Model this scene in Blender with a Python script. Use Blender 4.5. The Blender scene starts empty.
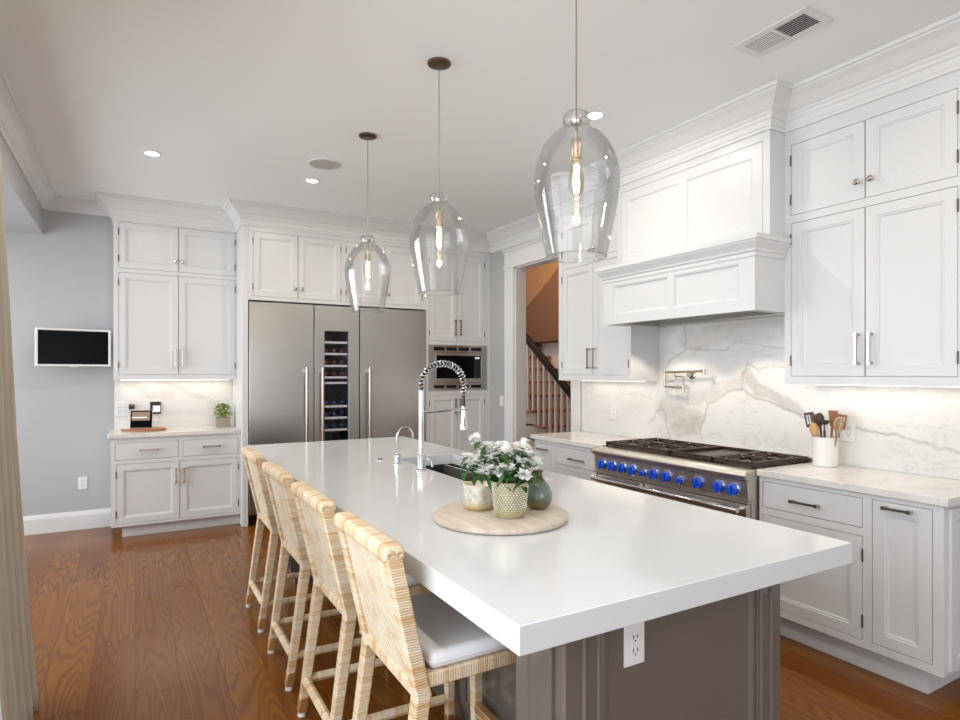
import bpy, bmesh, math, random
from mathutils import Vector, Matrix
random.seed(7)
R = math.radians
PI = math.pi
sc = bpy.context.scene
COL = sc.collection

# ------------------------------------------------------------------ camera, world, big lights, exposure
F, YAW, VY, CH = 601.38, .5207, 372.98, 1.4474
cam_d = bpy.data.cameras.new('camera')
cam = bpy.data.objects.new('camera', cam_d)
COL.objects.link(cam)
cam.location = (0, 0, CH)
cam.rotation_euler = (PI / 2, 0, -YAW)
cam_d.sensor_width = 36
cam_d.sensor_fit = 'HORIZONTAL'
cam_d.lens = F / 960 * 36
cam_d.shift_y = (VY - 360) / 960
cam_d.clip_start = .05
sc.camera = cam

sc.view_settings.view_transform = 'Standard'
sc.view_settings.look = 'None'
sc.view_settings.gamma = 1
sc.view_settings.use_curve_mapping = False
sc.view_settings.exposure = 0.38

world = bpy.data.worlds.new('world')
sc.world = world
world.use_nodes = True
world.node_tree.nodes['Background'].inputs[0].default_value = (.90, .95, 1, 1)
world.node_tree.nodes['Background'].inputs[1].default_value = 1.0


def area(name, loc, rot, sx, sy, power, color, spread=PI):
    l = bpy.data.lights.new(name, 'AREA')
    l.shape = 'RECTANGLE'
    l.size = sx
    l.size_y = sy
    l.energy = power
    l.color = color
    l.spread = spread
    o = bpy.data.objects.new(name, l)
    COL.objects.link(o)
    o.location = loc
    o.rotation_euler = rot
    return o


DAY = (.93, .965, 1)
area('daylight_patio_window', (-1.15, .95, 1.55), (0, -R(62), 0), 2.3, 2.8, 76, DAY)
area('daylight_bay_window', (-2.45, 5.0, 1.6), (0, -R(65), 0), 2.3, 2.9, 92, DAY)
area('rear_fill_light', (.9, -3.1, 1.6), (R(68), 0, 0), 2.6, 1.9, 38, DAY)  # added fill from an unseen side, lifts the faces turned toward the camera

# ------------------------------------------------------------------ helpers


class MB:
    def __init__(s):
        s.v = []
        s.f = []

    def add(s, vs, fs):
        n = len(s.v)
        s.v += [tuple(p) for p in vs]
        s.f += [tuple(i + n for i in f) for f in fs]
        return s

    def box(s, x0, y0, z0, x1, y1, z1):
        x0, x1 = min(x0, x1), max(x0, x1)
        y0, y1 = min(y0, y1), max(y0, y1)
        z0, z1 = min(z0, z1), max(z0, z1)
        return s.add([(x0, y0, z0), (x1, y0, z0), (x1, y1, z0), (x0, y1, z0), (x0, y0, z1), (x1, y0, z1), (x1, y1, z1), (x0, y1, z1)],
                     [(0, 3, 2, 1), (4, 5, 6, 7), (0, 1, 5, 4), (1, 2, 6, 5), (2, 3, 7, 6), (3, 0, 4, 7)])

    def tube(s, pts, r, n=10, caps=True, sq=False):
        pts = [Vector(p) for p in pts]
        rr = r if isinstance(r, (list, tuple)) else [r] * len(pts)
        t0 = (pts[1] - pts[0]).normalized()
        a = Vector((0, 0, 1)) if abs(t0.z) < .9 else Vector((1, 0, 0))
        u = t0.cross(a).normalized()
        base = len(s.v)
        for i, p in enumerate(pts):
            if i == 0:
                t = t0
            elif i == len(pts) - 1:
                t = (pts[i] - pts[i - 1]).normalized()
            else:
                t = ((pts[i + 1] - pts[i]).normalized() + (pts[i] - pts[i - 1]).normalized()).normalized()
            u = (u - t * u.dot(t)).normalized()
            w = t.cross(u)
            k = 1
            for j in range(n):
                an = 2 * PI * (j + (.5 if sq else 0)) / n
                s.v.append(tuple(p + (u * math.cos(an) + w * math.sin(an)) * rr[i] * k))
        for i in range(len(pts) - 1):
            for j in range(n):
                a0 = base + i * n + j
                a1 = base + i * n + (j + 1) % n
                s.f.append((a0, a1, a1 + n, a0 + n))
        if caps:
            s.f.append(tuple(base + j for j in range(n))[::-1])
            e = base + (len(pts) - 1) * n
            s.f.append(tuple(e + j for j in range(n)))
        return s

    def cyl(s, p0, p1, r, r1=None, n=16):
        return s.tube([p0, p1], [r, r if r1 is None else r1], n)

    def lathe(s, prof, c=(0, 0, 0), n=32, jit=None):
        base = len(s.v)
        m = len(prof)
        for (r, z) in prof:
            for j in range(n):
                a = 2 * PI * j / n
                s.v.append((c[0] + r * math.cos(a), c[1] + r * math.sin(a), c[2] + z))
        for i in range(m - 1):
            for j in range(n):
                a0 = base + i * n + j
                a1 = base + i * n + (j + 1) % n
                s.f.append((a0, a1, a1 + n, a0 + n))
        return s

    def sphere(s, c, r, n=12, sz=1):
        m = n // 2
        return s.lathe([(max(1e-4, r * math.sin(PI * i / m)), -r * sz * math.cos(PI * i / m)) for i in range(m + 1)], c, n)

    def torus(s, c, R_, r, axis='z', n=20, m=8):
        pts = []
        base = len(s.v)
        for i in range(n):
            a = 2 * PI * i / n
            for j in range(m):
                b = 2 * PI * j / m
                q = ((R_ + r * math.cos(b)) * math.cos(a), (R_ + r * math.cos(b)) * math.sin(a), r * math.sin(b))
                if axis == 'x':
                    q = (q[2], q[0], q[1])
                if axis == 'y':
                    q = (q[0], q[2], q[1])
                s.v.append((c[0] + q[0], c[1] + q[1], c[2] + q[2]))
        for i in range(n):
            for j in range(m):
                s.f.append((base + i * m + j, base + ((i + 1) % n) * m + j, base + ((i + 1) % n) * m + (j + 1) % m, base + i * m + (j + 1) % m))
        return s

    def panel(s, x0, z0, x1, z1, rings, yb):
        """a front of nested rectangles: rings = [(inset, y)], front faces -y, yb = back"""
        base = len(s.v)
        allr = [(0, yb)] + rings
        for ins, y in allr:
            s.v += [(x0 + ins, y, z0 + ins), (x1 - ins, y, z0 + ins), (x1 - ins, y, z1 - ins), (x0 + ins, y, z1 - ins)]
        for i in range(len(allr) - 1):
            for j in range(4):
                a = base + i * 4 + j
                b = base + i * 4 + (j + 1) % 4
                s.f.append((a, b, b + 4, a + 4))
        e = base + (len(allr) - 1) * 4
        s.f.append((e, e + 1, e + 2, e + 3))
        s.f.append((base + 3, base + 2, base + 1, base))
        return s

    def grid(s, a, b, c0, c1, holes, plane='xz'):
        """slab with rectangular holes; a,b extents; plane xz (thickness y) or xy (thickness z)"""
        us = sorted(set([a[0], a[1]] + [q for h in holes for q in (h[0], h[2]) if a[0] < q < a[1]]))
        ws = sorted(set([b[0], b[1]] + [q for h in holes for q in (h[1], h[3]) if b[0] < q < b[1]]))

        def solid(i, j):
            if i < 0 or j < 0 or i >= len(us) - 1 or j >= len(ws) - 1:
                return False
            mu = (us[i] + us[i + 1]) / 2
            mw = (ws[j] + ws[j + 1]) / 2
            return not any(h[0] < mu < h[2] and h[1] < mw < h[3] for h in holes)

        def P(u, w, c):
            return (u, c, w) if plane == 'xz' else ((u, w, c) if plane == 'xy' else (c, u, w))
        for i in range(len(us) - 1):
            for j in range(len(ws) - 1):
                if not solid(i, j):
                    continue
                u0, u1, w0, w1 = us[i], us[i + 1], ws[j], ws[j + 1]
                q = []
                q.append([P(u0, w0, c0), P(u1, w0, c0), P(u1, w1, c0), P(u0, w1, c0)])
                q.append([P(u0, w0, c1), P(u0, w1, c1), P(u1, w1, c1), P(u1, w0, c1)])
                if not solid(i - 1, j):
                    q.append([P(u0, w0, c0), P(u0, w1, c0), P(u0, w1, c1), P(u0, w0, c1)])
                if not solid(i + 1, j):
                    q.append([P(u1, w0, c0), P(u1, w0, c1), P(u1, w1, c1), P(u1, w1, c0)])
                if not solid(i, j - 1):
                    q.append([P(u0, w0, c0), P(u0, w0, c1), P(u1, w0, c1), P(u1, w0, c0)])
                if not solid(i, j + 1):
                    q.append([P(u0, w1, c0), P(u1, w1, c0), P(u1, w1, c1), P(u0, w1, c1)])
                for f in q:
                    s.add(f, [(0, 1, 2, 3)])
        return s

    def xf(s, M_):
        s.v = [tuple(M_ @ Vector(p)) for p in s.v]
        return s

    def build(s, name, m, parent=None, smooth=False, bevel=0, seg=2, loc=None, rot=None):
        me = bpy.data.meshes.new(name)
        me.from_pydata(s.v, [], s.f)
        bm = bmesh.new()
        bm.from_mesh(me)
        bmesh.ops.remove_doubles(bm, verts=bm.verts, dist=1e-5)
        bmesh.ops.recalc_face_normals(bm, faces=bm.faces)
        bm.to_mesh(me)
        bm.free()
        if isinstance(m, (list, tuple)):
            for q in m:
                me.materials.append(q)
        else:
            me.materials.append(m)
        if smooth:
            me.shade_smooth()
            me.set_sharp_from_angle(angle=R(38))
        o = bpy.data.objects.new(name, me)
        COL.objects.link(o)
        if parent:
            o.parent = parent
        if loc:
            o.location = loc
        if rot:
            o.rotation_euler = rot
        if bevel:
            b = o.modifiers.new('bevel', 'BEVEL')
            b.width = bevel
            b.segments = seg
            b.limit_method = 'ANGLE'
            b.angle_limit = R(40)
            if seg > 1:
                me.shade_smooth()
                me.set_sharp_from_angle(angle=R(38))
                b.harden_normals = False
        return o


def tag(o, label, cat, group=None, kind=None):
    o['label'] = label
    o['category'] = cat
    if group:
        o['group'] = group
    if kind:
        o['kind'] = kind
    return o


def structure(o):
    o['kind'] = 'structure'
    return o


def thing(name, label, cat, loc=(0, 0, 0), rz=0, group=None):
    o = bpy.data.objects.new(name, None)
    o.empty_display_size = .1
    COL.objects.link(o)
    o.location = loc
    o.rotation_euler = (0, 0, rz)
    return tag(o, label, cat, group)


def copy_tree(o, parent=None):
    c = o.copy()
    COL.objects.link(c)
    if parent:
        c.parent = parent
    for ch in list(o.children):
        copy_tree(ch, c)
    return c


# ------------------------------------------------------------------ materials
def mat(name, color, rough=.5, metal=0, coat=0, spec=None, emit=None, estr=0, bump=None, trans=0):
    m = bpy.data.materials.new(name)
    m.use_nodes = True
    nt = m.node_tree
    b = nt.nodes['Principled BSDF']
    b.inputs['Base Color'].default_value = (*color, 1)
    b.inputs['Roughness'].default_value = rough
    b.inputs['Metallic'].default_value = metal
    b.inputs['Coat Weight'].default_value = coat
    b.inputs['Transmission Weight'].default_value = trans
    if spec is not None:
        b.inputs['Specular IOR Level'].default_value = spec
    if emit:
        b.inputs['Emission Color'].default_value = (*emit, 1)
        b.inputs['Emission Strength'].default_value = estr
    # a little procedural variation on everything
    N = nt.nodes
    tc = N.new('ShaderNodeTexCoord')
    nz = N.new('ShaderNodeTexNoise')
    nz.inputs['Scale'].default_value = bump[0] if bump else 60
    nz.inputs['Detail'].default_value = 4
    nt.links.new(tc.outputs['Object'], nz.inputs['Vector'])
    bp = N.new('ShaderNodeBump')
    bp.inputs['Strength'].default_value = bump[1] if bump else .02
    bp.inputs['Distance'].default_value = bump[2] if bump else .002
    nt.links.new(nz.outputs['Fac'], bp.inputs['Height'])
    nt.links.new(bp.outputs['Normal'], b.inputs['Normal'])
    return m


class NT:
    def __init__(s, m):
        s.t = m.node_tree
        s.b = s.t.nodes['Principled BSDF']

    def n(s, typ, **kw):
        x = s.t.nodes.new('ShaderNode' + typ)
        for k, v in kw.items():
            setattr(x, k, v)
        return x

    def l(s, a, b):
        s.t.links.new(a, b)

    def _in(s, sock, v):
        if isinstance(v, bpy.types.NodeSocket):
            s.l(v, sock)
        else:
            sock.default_value = v

    def math(s, op, a, b=None, clamp=False):
        x = s.n('Math', operation=op, use_clamp=clamp)
        s._in(x.inputs[0], a)
        if b is not None:
            s._in(x.inputs[1], b)
        return x.outputs[0]

    def vmath(s, op, a, b=None):
        x = s.n('VectorMath', operation=op)
        s._in(x.inputs[0], a)
        if b is not None:
            s._in(x.inputs[3 if op == 'SCALE' else 1], b)
        return x.outputs['Value'] if op in ('DOT_PRODUCT', 'LENGTH', 'DISTANCE') else x.outputs[0]

    def noise(s, vec, scale, detail=3, out='Fac', rough=.5):
        x = s.n('TexNoise')
        x.inputs['Scale'].default_value = scale
        x.inputs['Detail'].default_value = detail
        x.inputs['Roughness'].default_value = rough
        s.l(vec, x.inputs['Vector'])
        return x.outputs[out]

    def mapping(s, vec, scale=(1, 1, 1), loc=(0, 0, 0), rot=(0, 0, 0)):
        x = s.n('Mapping')
        x.inputs['Scale'].default_value = scale
        x.inputs['Location'].default_value = loc
        x.inputs['Rotation'].default_value = rot
        s.l(vec, x.inputs['Vector'])
        return x.outputs[0]

    def ramp(s, fac, stops):
        x = s.n('ValToRGB')
        el = x.color_ramp.elements
        while len(el) < len(stops):
            el.new(.5)
        for e, (p, c) in zip(el, stops):
            e.position = p
            e.color = (*c, 1) if len(c) == 3 else c
        s.l(fac, x.inputs[0])
        return x.outputs[0]

    def mix(s, fac, a, b, blend='MIX'):
        x = s.n('Mix', data_type='RGBA', blend_type=blend)
        s._in(x.inputs[0], fac)
        s._in(x.inputs[6], a if isinstance(a, bpy.types.NodeSocket) else (*a, 1))
        s._in(x.inputs[7], b if isinstance(b, bpy.types.NodeSocket) else (*b, 1))
        return x.outputs[2]

    def obj(s):
        return s.n('TexCoord').outputs['Object']

    def bump(s, h, strength=.3, dist=.002):
        x = s.n('Bump')
        x.inputs['Strength'].default_value = strength
        x.inputs['Distance'].default_value = dist
        s.l(h, x.inputs['Height'])
        s.l(x.outputs[0], s.b.inputs['Normal'])


M = {}
M['white'] = mat('white_cabinet_paint', (.69, .69, .685), .34)
M['ceil'] = mat('ceiling_paint', (.88, .90, .885), .9)
M['trim'] = mat('trim_paint', (.74, .735, .72), .4)
M['wall'] = mat('grey_wall_paint', (.45, .455, .455), .8)
M['wall_white'] = mat('white_wall_paint', (.72, .72, .71), .8)
M['island'] = mat('greige_island_paint', (.13, .118, .103), .3, coat=1, spec=.8)
M['nickel'] = mat('polished_nickel', (.48, .43, .36), .26, 1)
M['hinge'] = mat('aged_hinge_metal', (.12, .11, .10), .35, .7)
M['chrome'] = mat('chrome', (.72, .72, .74), .06, 1)
M['bronze'] = mat('dark_bronze', (.16, .10, .07), .35, .8)
M['brass'] = mat('brass', (.90, .66, .32), .4, 1)
M['black'] = mat('black_plastic', (.01, .01, .012), .3)
M['screen'] = mat('black_glass', (.004, .004, .005), .2, spec=.05)
M['dark'] = mat('dark_gap', (.02, .02, .02), .8)
M['iron'] = mat('cast_iron', (.05, .028, .018), .32, .4, bump=(200, .2, .001))
M['blue'] = mat('blue_knob', (.006, .075, .62), .2, .0, coat=.6)
M['wplastic'] = mat('white_plastic', (.80, .80, .79), .35)
M['sink'] = mat('black_composite_sink', (.02, .022, .028), .45)
M['crock'] = mat('white_stoneware', (.78, .76, .73), .4)
M['cush'] = mat('white_cotton', (.88, .88, .90), .95, bump=(400, .2, .001))
M['leaf'] = mat('leaf_green', (.035, .105, .02), .4)
M['herb'] = mat('herb_leaf', (.30, .42, .02), .5)
M['petal'] = mat('white_petal', (.93, .93, .91), .6)
M['petal'].node_tree.nodes['Principled BSDF'].inputs['Subsurface Weight'].default_value = 0
M['petal'].node_tree.nodes['Principled BSDF'].inputs['Subsurface Radius'].default_value = (.01, .01, .01)
_pt = M['petal'].node_tree
_tl = _pt.nodes.new('ShaderNodeBsdfTranslucent')
_tl.inputs[0].default_value = (.95, .95, .92, 1)
_mx = _pt.nodes.new('ShaderNodeMixShader')
_mx.inputs[0].default_value = .45
_po = [n for n in _pt.nodes if n.type == 'OUTPUT_MATERIAL'][0]
_pt.links.new(_pt.nodes['Principled BSDF'].outputs[0], _mx.inputs[1])
_pt.links.new(_tl.outputs[0], _mx.inputs[2])
_pt.links.new(_mx.outputs[0], _po.inputs[0])
M['soil'] = mat('soil', (.05, .03, .02), .95)
M['wax'] = mat('candle_wax', (.8, .72, .6), .6)
M['stem'] = mat('stem', (.12, .16, .05), .6)
M['speaker'] = mat('speaker_grille', (.50, .49, .47), .8)
M['sheer'] = mat('sheer_white', (.85, .87, .9), .9)
M['can'] = mat('can_light', (1, 1, 1), .5, emit=(1, .93, .82), estr=14)
M['led'] = mat('led_strip', (1, 1, 1), .5, emit=(1, .90, .74), estr=3)
M['filament'] = mat('bulb_glow', (1, 1, 1), .5, emit=(1, .78, .48), estr=9)
M['spoonwood'] = mat('pale_utensil_wood', (.62, .36, .14), .6)
M['midwood'] = mat('reddish_utensil_wood', (.32, .12, .05), .5)
M['darkwood'] = mat('dark_utensil_wood', (.06, .03, .02), .5)
M['treadwood'] = mat('stair_tread_wood', (.30, .10, .035), .4)
M['railwood'] = mat('black_handrail', (.006, .004, .003), .6, spec=.2)
M['riser'] = mat('cream_riser', (.55, .46, .36), .6)
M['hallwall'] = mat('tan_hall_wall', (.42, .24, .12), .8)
M['soffit'] = mat('shaded_soffit', (.18, .09, .05), .8)  # darker brown painted in for the shaded wall above the stairs
M['lcd'] = mat('pale_display', (.7, .72, .7), .4, emit=(.7, .75, .7), estr=.4)

# brushed stainless steel, grain along z or x
def steel(name, axis, col=(.47, .45, .42), rough=.30):
    m = mat(name, col, rough, 1)
    t = NT(m)
    sc_ = {'z': (220, 220, 1.5), 'x': (1.5, 220, 220), 'y': (220, 1.5, 220)}[axis]
    v = t.mapping(t.obj(), sc_)
    nz = t.noise(v, 3, 2)
    t.bump(nz, .06, .001)
    r = t.math('MULTIPLY_ADD', nz, .12)
    r.node.inputs[2].default_value = rough - .06
    t.l(r, t.b.inputs['Roughness'])
    return m


M['steel'] = steel('brushed_steel', 'x')
M['barsteel'] = mat('bar_handle_steel', (.50, .44, .38), .25, 1)
M['steel_y'] = steel('brushed_steel_lengthwise', 'y', (.66, .61, .54), .36)

# glass: thin shells, fresnel mix of clear and glossy
def glassmat(name, tint=(1, 1, 1), gain=1.0):
    m = bpy.data.materials.new(name)
    m.use_nodes = True
    nt = m.node_tree
    for n in list(nt.nodes):
        if n.type == 'BSDF_PRINCIPLED':
            nt.nodes.remove(n)
    out = [n for n in nt.nodes if n.type == 'OUTPUT_MATERIAL'][0]
    tr = nt.nodes.new('ShaderNodeBsdfTransparent')
    tr.inputs[0].default_value = (*tint, 1)
    gl = nt.nodes.new('ShaderNodeBsdfGlossy')
    gl.inputs['Roughness'].default_value = .02
    lw = nt.nodes.new('ShaderNodeFresnel')
    lw.inputs['IOR'].default_value = 1.4
    mu = nt.nodes.new('ShaderNodeMath')
    mu.operation = 'MULTIPLY'
    mu.use_clamp = True
    mu.inputs[1].default_value = gain
    nt.links.new(lw.outputs[0], mu.inputs[0])
    mx = nt.nodes.new('ShaderNodeMixShader')
    mn = nt.nodes.new('ShaderNodeMath')
    mn.operation = 'MINIMUM'
    mn.inputs[1].default_value = .42
    nt.links.new(mu.outputs[0], mn.inputs[0])
    nt.links.new(mn.outputs[0], mx.inputs[0])
    nt.links.new(tr.outputs[0], mx.inputs[1])
    nt.links.new(gl.outputs[0], mx.inputs[2])
    nt.links.new(mx.outputs[0], out.inputs[0])
    return m


M['glass'] = glassmat('clear_glass', (.985, .987, .987), .85)
M['pane'] = glassmat('window_glass', (.97, .98, 1), .6)
M['bulbglass'] = glassmat('bulb_glass', (1, .95, .85), .7)

# oak floor: boards along Y with cathedral grain
def floor_mat():
    m = mat('oak_floor', (.2, .08, .03), .22, spec=.3)
    t = NT(m)
    o = t.obj()
    sp = t.n('SeparateXYZ')
    t.l(o, sp.inputs[0])
    cb = t.n('CombineXYZ')
    t.l(sp.outputs[1], cb.inputs[0])
    t.l(sp.outputs[0], cb.inputs[1])
    br = t.n('TexBrick')
    br.offset = .37
    br.inputs['Scale'].default_value = 1
    br.inputs['Brick Width'].default_value = 1.9
    br.inputs['Row Height'].default_value = .185
    br.inputs['Mortar Size'].default_value = .0009
    br.inputs['Mortar Smooth'].default_value = .3
    br.inputs['Color1'].default_value = (0, 0, 0, 1)
    br.inputs['Color2'].default_value = (1, 1, 1, 1)
    br.inputs['Mortar'].default_value = (.5, .5, .5, 1)
    t.l(cb.outputs[0], br.inputs['Vector'])
    rnd = t.n('SeparateColor')
    t.l(br.outputs['Color'], rnd.inputs[0])
    rv = rnd.outputs[0]
    off = t.n('CombineXYZ')
    t.l(t.math('MULTIPLY', rv, 17.3), off.inputs[0])
    t.l(t.math('MULTIPLY', rv, 41.7), off.inputs[2])
    t.l(t.math('MULTIPLY', rv, 9.1), off.inputs[1])
    v = t.vmath('ADD', o, off.outputs[0])
    n1 = t.noise(t.mapping(v, (7.5, .55, 1)), 1, 1, rough=.3)
    ring = t.math('SINE', t.math('MULTIPLY', n1, 150))
    ring = t.math('POWER', t.math('MULTIPLY_ADD', ring, .5), 2.2)
    ring.node.inputs[0].links[0].from_node.inputs[2].default_value = .5
    fine = t.noise(t.mapping(v, (70, 2.5, 1)), 1, 2, rough=.5)
    big = t.noise(v, 1.3, 2)
    base = t.ramp(rv, [(0, (.21, .066, .004)), (.5, (.24, .082, .005)), (1, (.28, .103, .006))])
    dark = t.mix(.8, base, (.05, .012, .002))
    c = t.mix(t.math('MULTIPLY', ring, .55), base, dark)
    c = t.mix(t.math('MULTIPLY', fine, .25), c, (.09, .025, .004))
    c = t.mix(t.math('MULTIPLY', big, .25), c, (.17, .04, .012))
    c = t.mix(br.outputs['Fac'], c, (.03, .012, .008))
    t.l(c, t.b.inputs['Base Color'])
    h = t.math('SUBTRACT', t.math('MULTIPLY', ring, -.25), br.outputs['Fac'])
    t.bump(h, .1, .0006)
    rr = t.math('MULTIPLY_ADD', fine, .12)
    rr.node.inputs[2].default_value = .15
    t.l(rr, t.b.inputs['Roughness'])
    return m


M['floor'] = floor_mat()

# rattan wrap: bands across a member running along one axis
def rattan(name, axis):
    m = mat(name, (.7, .55, .36), .55)
    t = NT(m)
    o = t.obj()
    sp = t.n('SeparateXYZ')
    t.l(o, sp.inputs[0])
    a = sp.outputs['xyz'.index(axis)]
    jit = t.noise(o, 9, 2)
    s_ = t.math('MULTIPLY_ADD', jit, .02)
    t.l(a, s_.node.inputs[2])
    w = t.math('SINE', t.math('MULTIPLY', s_, 2 * PI / .0075))
    cb = t.n('CombineXYZ')
    t.l(a, cb.inputs[2])
    band = t.noise(t.mapping(cb.outputs[0], (1, 1, 1)), 12, 5, rough=.85)
    c = t.ramp(band, [(.36, (.50, .27, .10)), (.45, (.68, .46, .24)), (.52, (.80, .66, .46)), (.62, (.86, .77, .62))])
    gap = t.math('LESS_THAN', w, -.86)
    c = t.mix(t.math('MULTIPLY', gap, .45), c, (.30, .17, .07))
    t.l(c, t.b.inputs['Base Color'])
    t.bump(w, .5, .0015)
    return m


M['rat_z'] = rattan('rattan_wrap_upright', 'z')
M['rat_x'] = rattan('rattan_wrap_side', 'x')
M['rat_y'] = rattan('rattan_wrap_cross', 'y')


def cane():
    m = mat('woven_cane', (.8, .7, .5), .6)
    t = NT(m)
    o = t.obj()
    sp = t.n('SeparateXYZ')
    t.l(o, sp.inputs[0])
    k = 2 * PI / .014
    a = t.math('SINE', t.math('MULTIPLY', sp.outputs[1], k))
    b = t.math('SINE', t.math('MULTIPLY', sp.outputs[2], k))
    p = t.math('MULTIPLY', a, b)
    hole = t.math('GREATER_THAN', p, .45)
    nz = t.noise(o, 14, 3)
    c = t.ramp(nz, [(.3, (.70, .55, .34)), (.5, (.82, .71, .52)), (.7, (.88, .80, .64))])
    c = t.mix(t.math('MULTIPLY', hole, .7), c, (.24, .15, .07))
    t.l(c, t.b.inputs['Base Color'])
    t.bump(p, .5, .002)
    return m


M['cane'] = cane()


def quartz():
    m = mat('white_quartz', (.80, .80, .80), .13)
    t = NT(m)
    n = t.noise(t.obj(), 300, 2)
    t.l(t.mix(t.math('MULTIPLY', n, .1), (.68, .69, .70), (.61, .61, .62)), t.b.inputs['Base Color'])
    return m


M['quartz'] = quartz()


def marble(name, veins, base=(.76, .74, .71), axes=(1, 2), rough=.18, soft=.5):
    """veins: list of (points, width, strength, colour) in the plane of the slab"""
    m = mat(name, base, rough)
    t = NT(m)
    o = t.obj()
    sp = t.n('SeparateXYZ')
    t.l(o, sp.inputs[0])
    cb = t.n('CombineXYZ')
    t.l(sp.outputs[axes[0]], cb.inputs[0])
    t.l(sp.outputs[axes[1]], cb.inputs[1])
    p2 = cb.outputs[0]
    d1 = t.vmath('SUBTRACT', t.noise(p2, 9, 4, 'Color', .6), (.5, .5, .5))
    p = t.vmath('ADD', p2, t.vmath('SCALE', d1, .085))
    cl = t.n('SeparateXYZ')
    t.l(p, cl.inputs[0])
    cc = t.n('CombineXYZ')
    t.l(cl.outputs[0], cc.inputs[0])
    t.l(cl.outputs[1], cc.inputs[1])
    p = cc.outputs[0]
    # soft clouds and hairline veins everywhere
    cloud = t.noise(t.mapping(p2, (1.0, 2.2, 1), rot=(0, 0, .5)), 2.2, 5, rough=.6)
    c = t.mix(t.math('MULTIPLY', t.math('SUBTRACT', cloud, .42, True), 1.5 * soft), base, (.52, .46, .40))
    vn = t.noise(t.mapping(p2, (1.0, 1.9, 1), rot=(0, 0, .6)), 2.6, 6, rough=.62)
    hair = t.math('SUBTRACT', 1, t.math('MULTIPLY', t.math('ABSOLUTE', t.math('SUBTRACT', vn, .5)), 42), True)
    brk = t.math('MULTIPLY', hair, t.math('MULTIPLY', t.math('SUBTRACT', cloud, .42, True), 1.6))
    c = t.mix(brk, c, (.34, .30, .27))
    for pts, wd, st, colr in veins:
        best = None
        for (a, b) in zip(pts[:-1], pts[1:]):
            ax, ay = a
            bx, by = b
            ln = (bx - ax) ** 2 + (by - ay) ** 2
            pa = t.vmath('SUBTRACT', p, (ax, ay, 0))
            h = t.math('MULTIPLY', t.vmath('DOT_PRODUCT', pa, (bx - ax, by - ay, 0)), 1 / ln, True)
            q = t.n('CombineXYZ')
            t.l(t.math('MULTIPLY', h, bx - ax), q.inputs[0])
            t.l(t.math('MULTIPLY', h, by - ay), q.inputs[1])
            d = t.vmath('DISTANCE', pa, q.outputs[0])
            best = d if best is None else t.math('MINIMUM', best, d)
        f = t.math('SUBTRACT', 1, t.math('MULTIPLY', best, 1 / (wd if wd > .02 else wd * 1.7)), True)
        if wd <= .02:
            f = t.math('MULTIPLY', f, t.math('MULTIPLY', t.noise(p2, 5, 3), 1.5), True)
        if wd > .02:
            f = t.math('MULTIPLY', f, 2.6, True)
        f = t.math('MULTIPLY', f, t.math('ADD', t.noise(p2, 14, 3), .25), True)
        c = t.mix(t.math('MULTIPLY', f, st), c, colr)
    t.l(c, t.b.inputs['Base Color'])
    return m


LN = (.30, .26, .22)
FL = (.46, .405, .35)
M['marble_r'] = marble('veined_marble_wall', [
    ([(3.33, 1.17), (3.20, 1.12), (3.06, 1.10)], .105, .5, FL),
    ([(3.20, 1.03), (3.04, 1.06)], .08, .45, FL),
    ([(3.18, 1.26), (3.02, 1.26), (2.80, 1.34), (2.66, 1.38)], .06, .42, FL),
    ([(2.62, 1.44), (2.53, 1.34), (2.38, 1.29), (2.24, 1.20)], .045, .65, FL),
    ([(3.13, 1.70), (3.02, 1.68), (2.80, 1.73), (2.50, 1.72), (2.22, 1.70)], .085, .42, FL),
    ([(3.14, 1.80), (3.13, 1.684), (3.15, 1.607), (3.281, 1.539), (3.355, 1.451)], .008, .8, LN),
    ([(3.497, 1.052), (3.377, 1.174), (3.334, 1.144), (3.281, .955)], .007, .8, LN),
    ([(2.997, 1.0), (2.951, 1.151), (2.932, 1.242), (2.809, 1.276), (2.741, 1.329), (2.642, 1.338), (2.563, 1.298), (2.457, 1.261), (2.322, 1.217), (2.20, 1.175)], .008, .95, LN),
    ([(2.659, 1.366), (2.65, 1.437), (2.618, 1.495), (2.517, 1.478), (2.37, 1.49), (2.2, 1.45)], .007, .8, LN),
    ([(3.14, 1.622), (3.025, 1.626), (2.879, 1.606), (2.775, 1.624), (2.683, 1.664), (2.548, 1.627), (2.3, 1.60)], .006, .6, LN),
    ([(1.95, 1.15), (1.752, 1.11), (1.65, 1.097), (1.572, 1.083), (1.497, 1.059), (1.38, 1.05), (1.2, 1.0)], .009, .8, LN),
], soft=.12, base=(.76, .745, .715))
M['marble_b'] = marble('soft_marble_wall', [
    ([(-.1, 1.40), (.12, 1.24), (.3, 1.22)], .05, .4, FL),
    ([(.2, 1.38), (.42, 1.26), (.6, 1.2)], .03, .4, FL)], axes=(0, 2), soft=.2)
M['marble_top'] = marble('marble_worktop', [], base=(.76, .725, .69), axes=(0, 1), soft=.7, rough=.15)


def woodmat(name, c1, c2, scale=(4, 60, 4), rough=.5, blocks=False):
    m = mat(name, c1, rough)
    t = NT(m)
    o = t.obj()
    n = t.noise(t.mapping(o, scale), 1, 4, rough=.6)
    c = t.mix(n, c1, c2)
    t.l(c, t.b.inputs['Base Color'])
    return m


M['traywood'] = woodmat('pale_tray_wood', (.80, .71, .60), (.36, .27, .20), (42, 3, 5), .45)
M['boardwood'] = woodmat('serving_board_wood', (.50, .20, .07), (.28, .10, .04), (6, 60, 6), .45)
M['boxwood'] = woodmat('weathered_wood', (.46, .38, .30), (.30, .24, .19), (8, 8, 60), .8)
M['linen'] = woodmat('beige_linen', (.52, .46, .38), (.40, .35, .28), (120, 120, 6), .95)

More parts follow.
